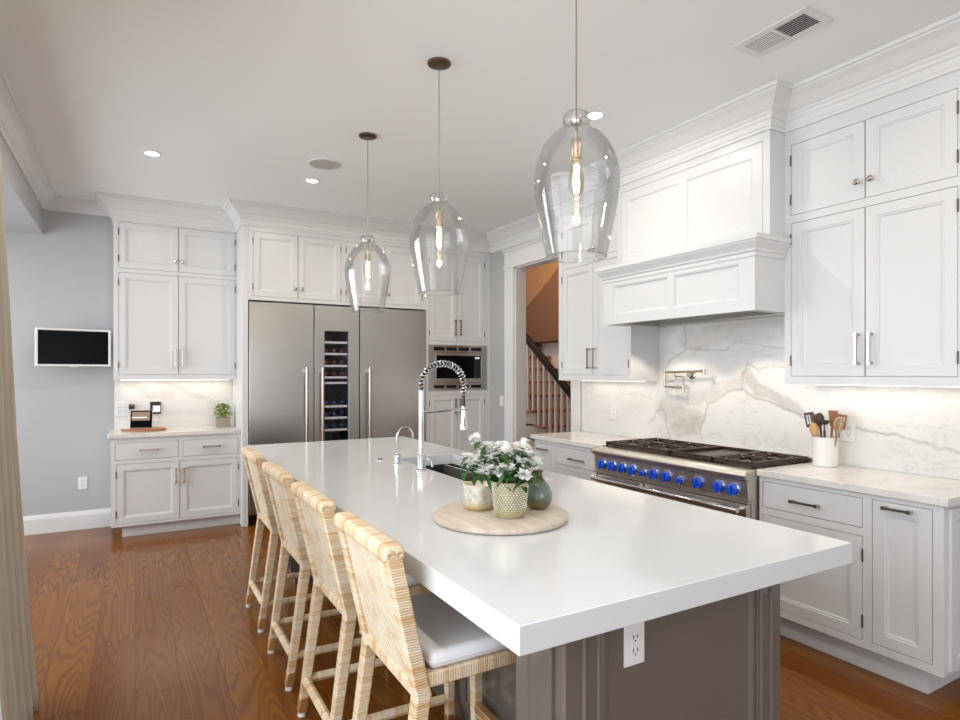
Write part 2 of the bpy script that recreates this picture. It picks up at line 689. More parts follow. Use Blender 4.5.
# mercury glass pot and candle, glazed vase
def mercury():
    m = mat('mercury_glass', (.72, .70, .60), .2, .45)
    t = NT(m)
    o = t.obj()
    n = t.noise(o, 45, 4)
    sp = t.n('SeparateXYZ')
    t.l(o, sp.inputs[0])
    zf = t.math('MULTIPLY', sp.outputs[2], 22, True)
    c = t.ramp(n, [(.35, (.62, .60, .48)), (.6, (.92, .92, .88))])
    c = t.mix(zf, (.50, .36, .12), c)
    t.l(c, t.b.inputs['Base Color'])
    return m


M['mercury'] = mercury()
M['potgold'] = mat('antique_gold_glass', (.42, .38, .24), .25, .6)


def vasemat():
    m = mat('green_grey_glaze', (.25, .3, .25), .12, coat=.6)
    t = NT(m)
    o = t.obj()
    n = t.noise(o, 22, 4)
    sp = t.n('SeparateXYZ')
    t.l(o, sp.inputs[0])
    z = t.math('ADD', t.math('MULTIPLY', sp.outputs[2], 7), t.math('MULTIPLY', n, .35))
    c = t.ramp(z, [(.25, (.17, .13, .03)), (.42, (.11, .12, .07)), (.62, (.16, .21, .20)), (.95, (.09, .12, .09)), (1, (.10, .06, .03))])
    t.l(c, t.b.inputs['Base Color'])
    return m


M['vase'] = vasemat()

# ------------------------------------------------------------------ room shell
H = 3.03
XW, YW = 3.58, 6.675        # range wall, fridge wall
XB = -.722                  # face of the beam on the left
XL = -.66                   # window wall beside the curtain
DY0, DY1, DZ = 4.488, 5.478, 2.60   # doorway

structure(MB().grid((-3.1, 6.4), (-3.0, 9.2), -.1, 0, [], 'xy').build('floor', M['floor']))
structure(MB().grid((-3.1, 3.72), (-3.0, 6.8), H, H + .1, [], 'xy').build('ceiling', M['ceil']))
structure(MB().box(-3.1, YW, 0, 3.72, YW + .12, H).build('wall_back', M['wall']))
structure(MB().grid((-3.0, YW), (0, H), XW, XW + .13, [(DY0, -1, DY1, DZ)], 'yz').build('wall_right', M['wall']))
structure(MB().grid((-3.0, 3.35), (0, H), XL - .14, XL, [(-1.8, .06, 2.5, 2.4)], 'yz').build('wall_left', M['wall_white']))
structure(MB().box(-3.1, 3.25, 0, XL - .14, 3.35, H).build('wall_left_return', M['wall']))
structure(MB().grid((3.35, YW), (0, H), -2.12, -2.0, [(3.5, .1, 6.5, 2.5)], 'yz').build('wall_left_bay', M['wall']))
structure(MB().grid((XL, XW), (0, H), -2.85, -2.73, [(-.4, .2, 2.2, 2.4)], 'xz').build('wall_front', M['wall_white']))
structure(MB().box(XB - .28, 3.35, 2.70, XB, YW, H).build('trim_1', M['wall']))    # dropped beam


def win(name, axis, c, a0, a1, z0, z1, nv, nh):
    t = bpy.data.objects.new(name, None)
    COL.objects.link(t)
    t['kind'] = 'structure'
    fr = MB()
    pl = {'x': 'yz', 'y': 'xz'}[axis]
    holes = []
    w = (a1 - a0 - .05) / nv
    h = (z1 - z0 - .05) / nh
    for i in range(nv):
        for j in range(nh):
            holes.append((a0 + .05 + i * w, z0 + .05 + j * h, a0 + (i + 1) * w, z0 + (j + 1) * h))
    fr.grid((a0, a1), (z0, z1), c - .02, c + .02, holes, pl)
    fr.build('window_frame', M['trim'], t)
    g = MB().grid((a0 + .02, a1 - .02), (z0 + .02, z1 - .02), c - .003, c + .003, [], pl)
    g.build('pane', M['pane'], t)
    return t


win('window_1', 'x', XL - .07, -1.8, 2.5, .06, 2.4, 4, 1)
win('window_2', 'x', -2.06, 3.5, 6.5, .1, 2.5, 3, 1)
win('window_rear_fill', 'y', -2.79, -.4, 2.2, .2, 2.4, 3, 1)  # unseen window, added to go with the rear fill


def sweep(path, prof, name, m, closed=False):
    """room lies to the right of the path; prof = [(out, z)]"""
    P = [Vector((x, y)) for x, y in path]
    n = len(P)
    nor = []
    for i in range(n - 1):
        d = (P[i + 1] - P[i]).normalized()
        nor.append(Vector((d.y, -d.x)))
    mb = MB()
    k = len(prof)
    for i in range(n):
        if i == 0:
            mv = nor[0]
        elif i == n - 1:
            mv = nor[-1]
        else:
            mv = (nor[i - 1] + nor[i])
            mv = mv / (mv.dot(nor[i]))
        for o_, z in prof:
            q = P[i] + mv * o_
            mb.v.append((q.x, q.y, z))
    for i in range(n - 1):
        for j in range(k - 1):
            a = i * k + j
            mb.f.append((a, a + 1, a + k + 1, a + k))
    mb.f.append(tuple(range(k)))
    mb.f.append(tuple((n - 1) * k + j for j in range(k))[::-1])
    return mb.build(name, m, smooth=False)


crown = [(0, -.135), (.010, -.135), (.014, -.122), (.022, -.116), (.022, -.104), (.034, -.096), (.050, -.078), (.074, -.052), (.098, -.036),
         (.106, -.030), (.106, -.022), (.118, -.020), (.122, -.010), (.122, 0), (0, 0)]
crown2 = [(0, -.195), (.010, -.195), (.010, -.180), (.016, -.172), (.016, -.14), (.024, -.134), (.028, -.120), (.036, -.112), (.036, -.100), (.050, -.092),
          (.068, -.074), (.092, -.050), (.114, -.036), (.122, -.030), (.122, -.020), (.134, -.018), (.138, -.008), (.138, 0), (0, 0)]
Cz = [(o_, H - .0005 + z) for o_, z in crown]
Cz2 = [(o_, H - .0005 + z) for o_, z in crown2]
e = .0008
structure(sweep([(XB + e, 3.36), (XB + e, YW - e), (-.172, YW - e)], [(o_, H - .0005 + (z - H + .0005) * .78) for o_, z in Cz], 'trim_2', M['trim']))
structure(sweep([(-.171, YW - e), (-.171, 6.349), (.869, 6.349), (.869, 5.994), (XW - e, 5.994), (XW - e, 4.44)], Cz2, 'trim_3', M['trim']))
structure(sweep([(XW - e, 4.294), (3.269, 4.294), (3.269, 3.396), (3.134, 3.396), (3.134, 2.147), (3.269, 2.147), (3.269, 1.249), (XW - e, 1.249)], Cz2, 'trim_5', M['trim']))
structure(sweep([(XW - e, 1.10), (XW - e, -2.7)], Cz, 'trim_6', M['trim']))

bb = [(0, .0005), (.018, .0005), (.018, .135), (.013, .142), (.013, .150), (.007, .160), (.005, .171), (0, .171)]
structure(sweep([(-1.99, YW - e), (-.186, YW - e)], bb, 'baseboard_back', M['trim']))
structure(sweep([(XW - e, 5.99), (XW - e, 5.655)], bb, 'baseboard_right', M['trim']))

# door casing with head and cap, plus jambs
cs = MB()
X1 = XW - .022
cs.box(X1, DY1, 0.001, XW - .0006, DY1 + .17, DZ + .01)
cs.box(X1, DY0 - .14, 0.001, XW - .0006, DY0, DZ + .01)
cs.box(X1 - .004, DY0 - .15, DZ, XW - .0006, DY1 + .18, DZ + .175)
cs.box(X1 - .012, DY0 - .16, DZ - .006, XW - .0006, DY1 + .19, DZ + .014)
cs.box(X1 - .006, DY1 + .004, 0.001, XW - .0006, DY1 + .03, DZ)
cs.box(X1 - .009, DY1 + .142, 0.001, XW - .0006, DY1 + .17, DZ)
structure(cs.build('trim_7', M['trim'], bevel=.002, seg=1))
cap = MB()
prof = [(0, 0), (.012, .0), (.02, .018), (.045, .032), (.052, .034), (.052, .05), (0, .05)]
structure(sweep([(X1 - .004 - .0, DY1 + .185), (X1 - .004, DY0 - .15)], [(o_, DZ + .175 + z) for o_, z in prof], 'trim_8', M['trim']))
jb = MB()
jb.box(XW + .0, DY1 - .02, 0.001, XW + .13, DY1, DZ)
jb.box(XW + .0, DY0, 0.001, XW + .13, DY0 + .02, DZ)
jb.box(XW + .0, DY0, DZ - .02, XW + .13, DY1, DZ)
structure(jb.build('trim_9', M['trim']))

# ------------------------------------------------------------------ stair hall seen through the doorway
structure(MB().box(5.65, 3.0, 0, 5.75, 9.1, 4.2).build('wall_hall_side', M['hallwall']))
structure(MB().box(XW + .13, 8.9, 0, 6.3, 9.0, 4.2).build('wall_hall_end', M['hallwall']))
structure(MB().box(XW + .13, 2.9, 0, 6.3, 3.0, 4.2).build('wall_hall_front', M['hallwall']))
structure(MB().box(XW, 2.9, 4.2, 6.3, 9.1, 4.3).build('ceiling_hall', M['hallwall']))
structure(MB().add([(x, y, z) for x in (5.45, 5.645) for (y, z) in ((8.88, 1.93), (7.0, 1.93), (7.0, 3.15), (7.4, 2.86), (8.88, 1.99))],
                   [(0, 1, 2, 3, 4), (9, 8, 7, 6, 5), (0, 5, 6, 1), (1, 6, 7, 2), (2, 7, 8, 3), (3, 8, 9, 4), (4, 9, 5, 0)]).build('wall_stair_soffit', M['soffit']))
structure(MB().box(5.625, 3.1, 0.001, 5.648, 8.88, 1.92).build('trim_10', M['wall_white']))
st = thing('staircase', 'wooden staircase with white balusters and black handrail through the doorway', 'stairs', (4.6, 5.58, 0))
run, rise = .25, .19
sm = MB()
tr_n = 11
for k in range(1, tr_n + 1):
    y0 = (k - 1) * run
    sm.box(.03, y0, 0.001 if k == 1 else (k - 1) * rise - .0, 1.0, tr_n * run, k * rise - .03)
sm.build('risers', M['riser'], st)
for k in range(1, tr_n + 1):
    y0 = (k - 1) * run
    MB().box(-.03, y0 - .03, k * rise - .03, 1.0, y0 + run - .0005, k * rise).build('tread', M['treadwood'], st, bevel=.008)
for k in range(1, 9):
    for q in (.06, .185):
        y0 = (k - 1) * run + q
        zt = .97 + .19 * (y0 / run)
        MB().tube([(.03, y0, k * rise), (.03, y0, zt)], .02, 4, sq=True).build('baluster', M['trim'], st)
MB().tube([(.03, -.1, .92), (.03, 2.1, .92 + 2.2 * .76)], [.048, .048], 12).build('handrail', M['railwood'], st, smooth=True)
nw = MB()
nw.box(-.03, -.16, 0.001, .09, -.04, 1.05)
nw.box(-.04, -.17, 1.05, .10, -.03, 1.08)
nw.build('newel_post', M['treadwood'], st, bevel=.004)
hl = bpy.data.lights.new('hall_lamp', 'POINT')
hl.energy = 55
hl.color = (1, .66, .34)
hl.shadow_soft_size = .15
ho = bpy.data.objects.new('hall_lamp', hl)
COL.objects.link(ho)
ho.location = (4.35, 6.6, 3.3)

# ------------------------------------------------------------------ cabinets
PR = [(0, 0.0005), (.052, .0005), (.0545, .004), (.062, .004), (.064, .010), (.070, .0115)]     # framed front
FLAT = [(0, .0015), (.0015, 0)]


def pull_mesh(kind, L=.16):
    mb = MB()
    if kind == 'knob':
        mb.lathe([(.001, 0), (.006, 0), (.006, .012), (.014, .018), (.016, .026), (.010, .032), (.001, .033)], n=16)
        mb.xf(Matrix.Rotation(R(90), 4, 'X'))
        return mb
    r = .0055
    y = -.030
    for s_ in (-1, 1):
        a = (s_ * (L / 2 - .008), 0, 0)
        mb.box(a[0] - .006, y, -.006, a[0] + .006, 0, .006)
        mb.box(a[0] - .0085, y - .008, -.0085, a[0] + .0085, y + .008, .0085)
    mb.box(-L / 2, y - r, -r, L / 2, y + r, r)
    if kind == 'v':
        mb.xf(Matrix.Rotation(R(90), 4, 'Y'))
    return mb


_pull = {}


def pull(kind, L, x, z, parent, y=-.0):
    key = (kind, round(L, 3))
    if key not in _pull:
        o = pull_mesh(kind, L).build('knob' if kind == 'knob' else 'handle', M['nickel'], smooth=(kind == 'knob'))
        _pull[key] = o.data
        o.parent = parent
    else:
        o = bpy.data.objects.new('knob' if kind == 'knob' else 'handle', _pull[key])
        COL.objects.link(o)
        o.parent = parent
    o.location = (x, y, z)
    return o


def front(cab, kind, x0, z0, x1, z1, hd=None, hinge=None, ring=None):
    g = .0028
    mb = MB()
    if ring is None:
        ring = PR if kind != 'drawer' else FLAT
    mb.panel(x0 + g, z0 + g, x1 - g, z1 - g, ring, .019)
    d = mb.build(kind, M['white'], cab)
    if hd:
        pull(hd[0], hd[3] if len(hd) > 3 else .16, hd[1], hd[2], d)
    if hinge:
        hx = x0 + .0005 if hinge == 'l' else x1 - .0005
        for zz in (z0 + .06, z1 - .12):
            h = MB()
            h.tube([(hx, -.002, zz), (hx, -.002, zz + .06)], .0045, 8)
            h.build('hinge', M['hinge'], d)
    return d


def cabinet(name, label, loc, rz, w, d, z0, z1, fronts, cat='cabinet', voids=(), toe=None, holes=()):
    t = thing(name, label, cat, loc, rz)
    op = [(f[1], f[2], f[3], f[4]) for f in fronts] + list(holes)
    zb = z0
    MB().grid((0, w), (zb, z1), 0, .020, op, 'xz').build('face_frame', M['white'], t)
    cz = [zb]
    for a, b in voids:
        cz += [a, b]
    cz.append(z1)
    cm = MB()
    for i in range(0, len(cz), 2):
        cm.box(.0, .05, cz[i], w, d, cz[i + 1])
        cm.box(0, .0205, cz[i], .016, .05, cz[i + 1])
        cm.box(w - .016, .0205, cz[i], w, .05, cz[i + 1])
    for a, b in voids:
        cm.box(0, .0205, a, .018, d, b)
        cm.box(w - .018, .0205, a, w, d, b)
        cm.box(.018, d - .018, a, w - .018, d, b)
    cm.build('carcass', M['white'], t)
    for f in fronts:
        front(t, *f)
    if toe:
        MB().box(toe[0], toe[2], 0.001, toe[1], d, z0 - .0005).build('toe_kick', M['white'], t)
    return t


LR = -PI / 2
# left niche on the fridge wall
ox = -.17
W = .869 - ox
mid = .355 - ox
cabinet('wall_cabinet', 'white wall cabinet of four doors above the marble niche with the tablet', (ox, 6.35, 0), 0, W, .3245, 1.383, H - .001, [
    ('door', .039, 2.40, mid, 2.82, ('knob', mid - .025, 2.497), 'l'),
    ('door', mid, 2.40, W - .013, 2.82, ('knob', mid + .035, 2.497), 'r'),
    ('door', .039, 1.43, mid, 2.362, ('v', mid - .03, 1.59, .165), 'l'),
    ('door', mid, 1.43, W - .013, 2.362, ('v', mid + .03, 1.59, .165), 'r')])
ox = -.183
W = .869 - ox
base_y = 6.105
mid = .353 - ox
cabinet('base_cabinet', 'white base cabinet with two drawers and two doors under the tablet niche', (ox, base_y, 0), 0, W, 6.674 - base_y, .105, .877, [
    ('drawer', .032, .685, .528, .835, ('h', .29, .768, .15)),
    ('drawer', .561, .685, 1.035, .835, ('h', .80, .768, .15)),
    ('door', .039, .125, mid, .65, ('v', mid - .03, .52, .135), 'l'),
    ('door', mid, .125, 1.035, .65, ('v', mid + .037, .52, .135), 'r')], toe=(.085, W, .06))
tag(MB().box(-.208, 6.087, .8775, .8695, 6.6595, .914).build('countertop', M['marble_top'], bevel=.003), 'pale marble countertop carrying the tablet and the herb box', 'countertop')
tag(MB().box(-.17, 6.660, .9145, .869, 6.6745, 1.3825).build('backsplash', M['marble_b']), 'soft veined marble backsplash behind the tablet and herb box', 'backsplash')

# fridge surround
tag(MB().box(.8705, 5.995, 0.001, .9235, 6.674, H - .001).build('tall_end_panel', M['white'], bevel=.002, seg=1), 'tall white end panel between the niche and the steel fridge', 'panel')
cabinet('bridge_cabinet', 'white two-door cabinet over the refrigerator, next to the tall end panel', (.924, 5.995, 0), 0, .914, .679, 2.14, H - .001, [
    ('door', .041, 2.175, .460, 2.79, ('knob', .43, 2.27), 'l'), ('door', .460, 2.175, .888, 2.79, ('knob', .495, 2.27), 'r')])
cabinet('bridge_cabinet', 'white two-door cabinet over the refrigerator, partly behind the farthest pendant', (1.8385, 5.995, 0), 0, .919, .679, 2.14, H - .001, [
    ('door', .026, 2.175, .445, 2.79, ('knob', .415, 2.27), 'l'), ('door', .445, 2.175, .872, 2.79, ('knob', .48, 2.27), 'r')])


def fridge(label, name, x0, x1, hx, cat, wine=False):
    t = thing(name, label, cat, (x0, 5.995, 0))
    w = x1 - x0
    bd_ = MB()
    if wine:
        bd_.box(.002, .045, .10, w - .002, .66, .69)
        bd_.box(.002, .045, 1.88, w - .002, .66, 2.128)
        bd_.box(.002, .045, .69, .10, .66, 1.88)
        bd_.box(.35, .045, .69, w - .002, .66, 1.88)
        bd_.box(.10, .60, .69, .35, .66, 1.88)
    else:
        bd_.box(.002, .045, .10, w - .002, .66, 2.128)
    bd_.build('body', M['dark'], t)
    MB().box(.01, .05, 0.001, w - .01, .3, .098).build('kick_grille', M['black'], t)
    holes = []
    if wine:
        holes = [(.102, .70, .347, 1.867)]
    MB().grid((.004, w - .004), (.11, 2.122), -.012, .044, holes, 'xz').build('door_panel', M['steel'], t, bevel=.003)
    h = MB()
    h.tube([(hx, -.075, .62), (hx, -.075, 1.505)], .0155, 16)
    hd = h.build('handle', M['barsteel'], t, smooth=True)
    for zz in (.66, 1.47):
        MB().box(hx - .014, -.078, zz - .018, hx + .014, -.0125, zz + .018).build('handle_mount', M['chrome'], hd, bevel=.003)
    if wine:
        zs = [.872, .993, 1.109, 1.346, 1.402, 1.518, 1.639, 1.755]
        MB().box(.104, .0, .702, .345, .006, 1.865).build('glass_pane', M['pane'], t)
        for z in zs:
            MB().box(.106, .012, z - .011, .343, .040, z + .011).build('shelf_rail', M['wplastic'], t, bevel=.002, seg=1)
            MB().box(.1005, .0405, z - .004, .3495, .58, z + .002).build('shelf', M['darkwood'], t)
    return t


fridge('tall stainless steel refrigerator door column beside the tall white end panel', 'refrigerator', .926, 1.538, .527, 'refrigerator')
fridge('stainless steel wine column with a narrow glass window and shelf rails', 'wine_refrigerator', 1.540, 2.004, .068, 'wine fridge', True)
fridge('tall stainless steel refrigerator door column beside the microwave tower', 'refrigerator', 2.006, 2.756, .088, 'refrigerator')

# wine bottles lying on the shelves, necks out
M['bottle'] = mat('dark_bottle_glass', (.01, .02, .012), .12)
M['foil_blue_lit'] = mat('foil_blue_light_tint', (.03, .05, .25), .3, .5)  # blue put into the foil colour for the bluish light inside the column
M['foil_red'] = mat('dark_red_foil', (.20, .03, .02), .35, .4)


def bottle(foil, label, grp):
    t = thing('wine_bottle', label, 'bottle', (0, 0, 0), 0, grp)
    MB().lathe([(.001, 0), (.036, 0), (.037, .01), (.037, .18), (.030, .205), (.015, .225), (.0145, .295), (.001, .296)], n=16).xf(Matrix.Translation((0, .31, .0375)) @ Matrix.Rotation(R(90), 4, 'X')).build('glass_body', M['bottle'], t, smooth=True)
    MB().lathe([(.0155, .235), (.016, .297), (.001, .298)], n=14).xf(Matrix.Translation((0, .31, .0375)) @ Matrix.Rotation(R(90), 4, 'X')).build('foil', M[foil], t, smooth=True)
    return t


for foil, zz_, lb, grp in (('foil_blue_lit', (.872, .993, 1.109), 'dark bottle with painted blue light on its foil, low in the wine column', 'blue-light-tinted bottles on the lower shelves'),
                           ('foil_red', (1.402, 1.518, 1.639), 'dark bottle with red foil lying high in the wine column', 'red-foil bottles on the upper shelves')):
    b0_ = None
    for z_ in zz_:
        for q_ in range(3):
            if b0_ is None:
                b0_ = bottle(foil, lb, grp)
                o = b0_
            else:
                o = copy_tree(b0_)
            o.location = (1.540 + .144 + q_ * .081, 6.06, z_ + .0025)

# microwave tower
W = XW - .001 - 2.758
cabinet('tall_cabinet', 'tall white tower cabinet holding the built-in microwave', (2.758, 5.995, 0), 0, W, .679, .105, H - .001, [
    ('door', .040, 1.80, .384, 2.775, ('v', .352, 1.955, .17), 'l'), ('door', .384, 1.80, .742, 2.775, ('v', .416, 1.955, .17), 'r'),
    ('door', .040, .13, .384, 1.205, ('v', .352, 1.075, .17), 'l'), ('door', .384, .13, .742, 1.205, ('v', .416, 1.075, .17), 'r')],
    voids=[(1.24, 1.775)], holes=[(.03, 1.255, .765, 1.76)], toe=(0, W, .06))
mw = thing('microwave', 'built-in stainless steel microwave in the white tower cabinet', 'microwave', (2.785, 5.985, 1.2555))
MB().grid((0, .738), (0, .504), 0, .010, [(.062, .405 + .035, .195, .48), (.215, .44, .345, .48), (.375, .44, .505, .48), (.53, .44, .665, .48),
                                         (.062, .022, .195, .058), (.215, .022, .345, .058), (.375, .022, .505, .058), (.53, .022, .665, .058), (.07, .08, .68, .425)], 'xz').build('trim_kit', M['steel'], mw)
MB().box(.012, .032, .012, .726, .50, .492).build('oven_body', M['dark'], mw)
dr = MB().grid((.074, .676), (.084, .421), -.012, .03, [(.09, .13, .655, .385)], 'xz').build('door', M['steel'], mw, bevel=.002)
MB().box(.091, -.006, .131, .560, .02, .384).build('door_glass', M['screen'], mw)
MB().box(.562, -.006, .131, .654, .02, .384).build('control_panel', M['black'], mw)
MB().box(.58, -.0075, .352, .636, -.0062, .372).build('display', M['lcd'], mw)

# range wall: right of the hood
Y0 = 2.148
cabinet('wall_cabinet', 'white four-door wall cabinet above the utensil crock, beside the hood', (3.27, Y0, 0), LR, Y0 - 1.25, XW - 3.2705, 1.383, H - .001, [
    ('door', Y0 - 2.11, 2.35, Y0 - 1.705, 2.755, ('knob', Y0 - 1.739, 2.44), 'l'),
    ('door', Y0 - 1.705, 2.35, Y0 - 1.30, 2.755, ('knob', Y0 - 1.672, 2.44), 'r'),
    ('door', Y0 - 2.11, 1.428, Y0 - 1.705, 2.306, ('v', Y0 - 1.738, 1.573, .165), 'l'),
    ('door', Y0 - 1.705, 1.428, Y0 - 1.30, 2.306, ('v', Y0 - 1.672, 1.573, .165), 'r')])
Y0 = 4.293
cabinet('wall_cabinet', 'white wall cabinet between the doorway and the range hood', (3.27, Y0, 0), LR, Y0 - 3.396, XW - 3.2705, 1.383, H - .001, [
    ('door', Y0 - 4.245, 2.40, Y0 - 3.833, 2.755, ('knob', Y0 - 3.868, 2.47), 'l'),
    ('door', Y0 - 3.833, 2.40, Y0 - 3.42, 2.755, ('knob', Y0 - 3.798, 2.47), 'r'),
    ('door', Y0 - 4.245, 1.43, Y0 - 3.833, 2.355, ('v', Y0 - 3.871, 1.567, .17), 'l'),
    ('door', Y0 - 3.833, 1.43, Y0 - 3.42, 2.355, ('v', Y0 - 3.798, 1.567, .17), 'r')])
Y0 = 2.130
bc = cabinet('base_cabinet', 'white base cabinet with wide drawer and narrow pull-out, below the utensil crock', (3.015, Y0, 0), LR, Y0 - 1.250, XW - 3.016, .135, .877, [
    ('drawer', Y0 - 2.112, .706, Y0 - 1.583, .850, ('h', Y0 - 1.86, .773, .15)),
    ('door', Y0 - 2.112, .172, Y0 - 1.583, .667, None, 'r'),
    ('pullout_front', Y0 - 1.541, .173, Y0 - 1.292, .852, ('h', Y0 - 1.425, .826, .12), None)],
    toe=(0, Y0 - 1.345, .08))
ep = MB().panel(.0, .155, .50, .857, [(0, -.0), (.05, -.0), (.055, .006), (.065, .008)], .012)
ep.build('side_panel', M['white'], bc, loc=(Y0 - 1.250 + .0125, .04, 0), rot=(0, 0, PI / 2))
Y0 = 4.300
cabinet('base_cabinet', 'white base cabinet of drawers between the doorway and the range', (3.015, Y0, 0), LR, Y0 - 3.416, XW - 3.016, .135, .877, [
    ('pullout_front', .018, .173, Y0 - 4.055, .845, ('h', Y0 - 4.168, .80, .13), None),
    ('drawer', Y0 - 4.00, .700, Y0 - 3.475, .845, ('h', Y0 - 3.72, .765, .16)),
    ('drawer', Y0 - 4.00, .440, Y0 - 3.475, .668, ('h', Y0 - 3.72, .60, .16)),
    ('drawer', Y0 - 4.00, .173, Y0 - 3.475, .405, ('h', Y0 - 3.72, .34, .16))], toe=(0, Y0 - 3.416, .08))
tag(MB().box(2.989, 1.225, .8775, 3.5645, 2.131, .914).build('countertop', M['marble_top'], bevel=.003), 'marble countertop carrying the utensil crock, right of the range', 'countertop')
tag(MB().box(2.989, 3.415, .8775, 3.5645, 4.328, .914).build('countertop', M['marble_top'], bevel=.003), 'marble countertop between the doorway and the range', 'countertop')
bs = MB().grid((1.225, 4.335), (.9145, 1.815), 3.565, XW - .0005, [(1.0, 1.3825, 2.1485, 2.0), (3.3955, 1.3825, 4.5, 2.0)], 'yz')
tag(bs.build('backsplash', M['marble_r']), 'boldly veined marble backsplash behind the range', 'backsplash')

# ------------------------------------------------------------------ hood
hd = thing('range_hood', 'white panelled mantel hood with crowned shelf over the range', 'range hood', (3.0, 3.3945, 0), LR)
HW = 3.3945 - 2.1485
body = MB()
body.grid((0, HW), (1.80, 2.12), .0, .02, [(.10, 1.865, .615, 2.075), (.665, 1.865, HW - .10, 2.075)], 'xz')
body.box(0, .02, 1.80, .02, .564, 2.21)
body.box(HW - .02, .02, 1.80, HW, .564, 2.21)
body.box(.02, .02, 2.12, HW - .02, .564, 2.21)
body.build('mantel_box', M['white'], hd)
for a, b in ((.10, .615), (.665, HW - .10)):
    MB().panel(a + .0005, 1.8655, b - .0005, 2.0745, [(0, .003), (.006, .003), (.010, .010), (.018, .012)], .020).build('mantel_panel', M['white'], hd)
pr = [(0, 2.105), (.006, 2.105), (.006, 2.125), (.014, 2.135), (.014, 2.145), (.026, 2.165), (.036, 2.178), (.040, 2.190), (.046, 2.192), (.046, 2.22), (0, 2.22)]
# shelf moulding runs round three sides
path = [(0, .262), (0, 0), (HW, 0), (HW, .262)]
P = [Vector(p) for p in path]
mb = MB()
k = len(pr)
offs = [Vector((-1, 0)), Vector((-1, -1)), Vector((1, -1)), Vector((1, 0))]
for p, o_ in zip(P, offs):
    for a, z in pr:
        mb.v.append((p.x + o_.x * a, p.y + o_.y * a, z))
for i in range(3):
    for j in range(k):
        j2 = (j + 1) % k
        mb.f.append((i * k + j, i * k + j2, (i + 1) * k + j2, (i + 1) * k + j))
mb.f.append(tuple(range(k)))
mb.f.append(tuple(3 * k + j for j in range(k))[::-1])
mb.build('shelf_moulding', M['white'], hd)
MB().box(0, 0.0, 2.2105, HW, .564, 2.2205).build('shelf_top', M['white'], hd)
up = MB()
up.box(0, .155, 2.221, HW, .579, H - .001)
up.grid((0, HW), (2.221, H - .001), .135, .1545, [(.035, 2.23, HW - .045, 2.785)], 'xz')
up.build('chimney_box', M['white'], hd)
xm = (HW - .01) / 2
fd = MB().grid((.038, HW - .048), (2.2325, 2.7825), .136, .150, [(.10, 2.30, xm - .03, 2.715), (xm + .03, 2.30, HW - .11, 2.715)], 'xz').build('chimney_front', M['white'], hd)
for a, b in ((.10, xm - .03), (xm + .03, HW - .11)):
    MB().panel(a, 2.30, b, 2.715, [(0, .139), (.006, .139), (.010, .144), (.018, .146)], .152).build('recessed_panel', M['white'], fd)
ins = MB()
ins.grid((.0205, HW - .0205), (.02, .563), 1.806, 1.83, [(.10, .09, HW - .10, .47)], 'xy')
ins.build('steel_liner', M['steel'], hd)
MB().box(.09, .08, 1.855, HW - .09, .48, 1.87).build('filter_backing', M['dark'], hd)
bf = MB()
for i in range(15):
    x = .105 + i * (HW - .21) / 15
    bf.box(x, .09, 1.815, x + .032, .47, 1.85)
bf.build('baffle_filter', M['steel'], hd)

# ------------------------------------------------------------------ range
RY0, RY1 = 3.412, 2.136
rg = thing('gas_range', 'wide stainless steel gas range with blue knobs and black grates', 'range', (2.92, RY0, 0), LR)
RW = RY0 - RY1
MB().box(.006, .045, .12, RW - .006, .64, .893).build('body', M['steel_y'], rg)
MB().box(.02, .07, 0.001, RW - .02, .6, .119).build('kick_plate', M['black'], rg)
bn = MB()
prf = [(.075, .850), (.0, .852), (-.016, .862), (-.022, .878), (-.018, .895), (-.005, .906), (.02, .909), (.075, .909)]
for x in (.0, RW):
    for y, z in prf:
        bn.v.append((x, y, z))
k = len(prf)
for j in range(k):
    bn.f.append((j, (j + 1) % k, k + (j + 1) % k, k + j))
bn.f.append(tuple(range(k)))
bn.f.append(tuple(range(k, 2 * k))[::-1])
bn.build('bullnose', M['steel_y'], rg, smooth=True)
cp = MB()
cp.add([(.004, .012, .740), (RW - .004, .012, .740), (RW - .004, .0, .849), (.004, .0, .849), (.004, .044, .740), (RW - .004, .044, .740), (RW - .004, .044, .849), (.004, .044, .849)],
       [(0, 1, 2, 3), (7, 6, 5, 4), (0, 4, 5, 1), (1, 5, 6, 2), (2, 6, 7, 3), (3, 7, 4, 0)])
cp.build('control_panel', M['steel_y'], rg)
MB().box(.0, .002, .726, RW, .044, .737).build('panel_trim', M['steel_y'], rg)
for yk, small in zip([3.318, 3.214, 3.113, 3.017, 2.914, 2.822, 2.716, 2.608, 2.470, 2.323, 2.228], [0, 0, 0, 0, 1, 0, 0, 1, 0, 0, 0]):
    r = .021 if small else .032
    x = RY0 - yk
    z = .785 if small else .792
    kb = MB().lathe([(.001, 0), (r + .006, 0), (r + .006, .008), (r, .012), (r - .002, .03), (r - .006, .034), (.001, .034)], n=24).xf(Matrix.Translation((x, .008, z)) @ Matrix.Rotation(R(90), 4, 'X'))
    kb.build('knob', M['blue'], rg, smooth=True)
    ko = rg.children[-1]
    MB().torus((x, .001, z), r + .004, .004, 'y').build('bezel', M['chrome'], ko, smooth=True)
    MB().box(x - .006, -.040, z - r + .002, x + .006, -.020, z + r - .002).build('grip', M['blue'], ko, bevel=.003)
hb = MB().tube([(.03, -.044, .690), (RW - .03, -.044, .690)], .0155, 16).build('oven_handle', M['chrome'], rg, smooth=True)
for x in (.05, RW * .36, RW * .40, RW - .05):
    MB().tube([(x, -.044, .690), (x, .02, .690)], .012, 12).build('handle_bracket', M['chrome'], hb, smooth=True)
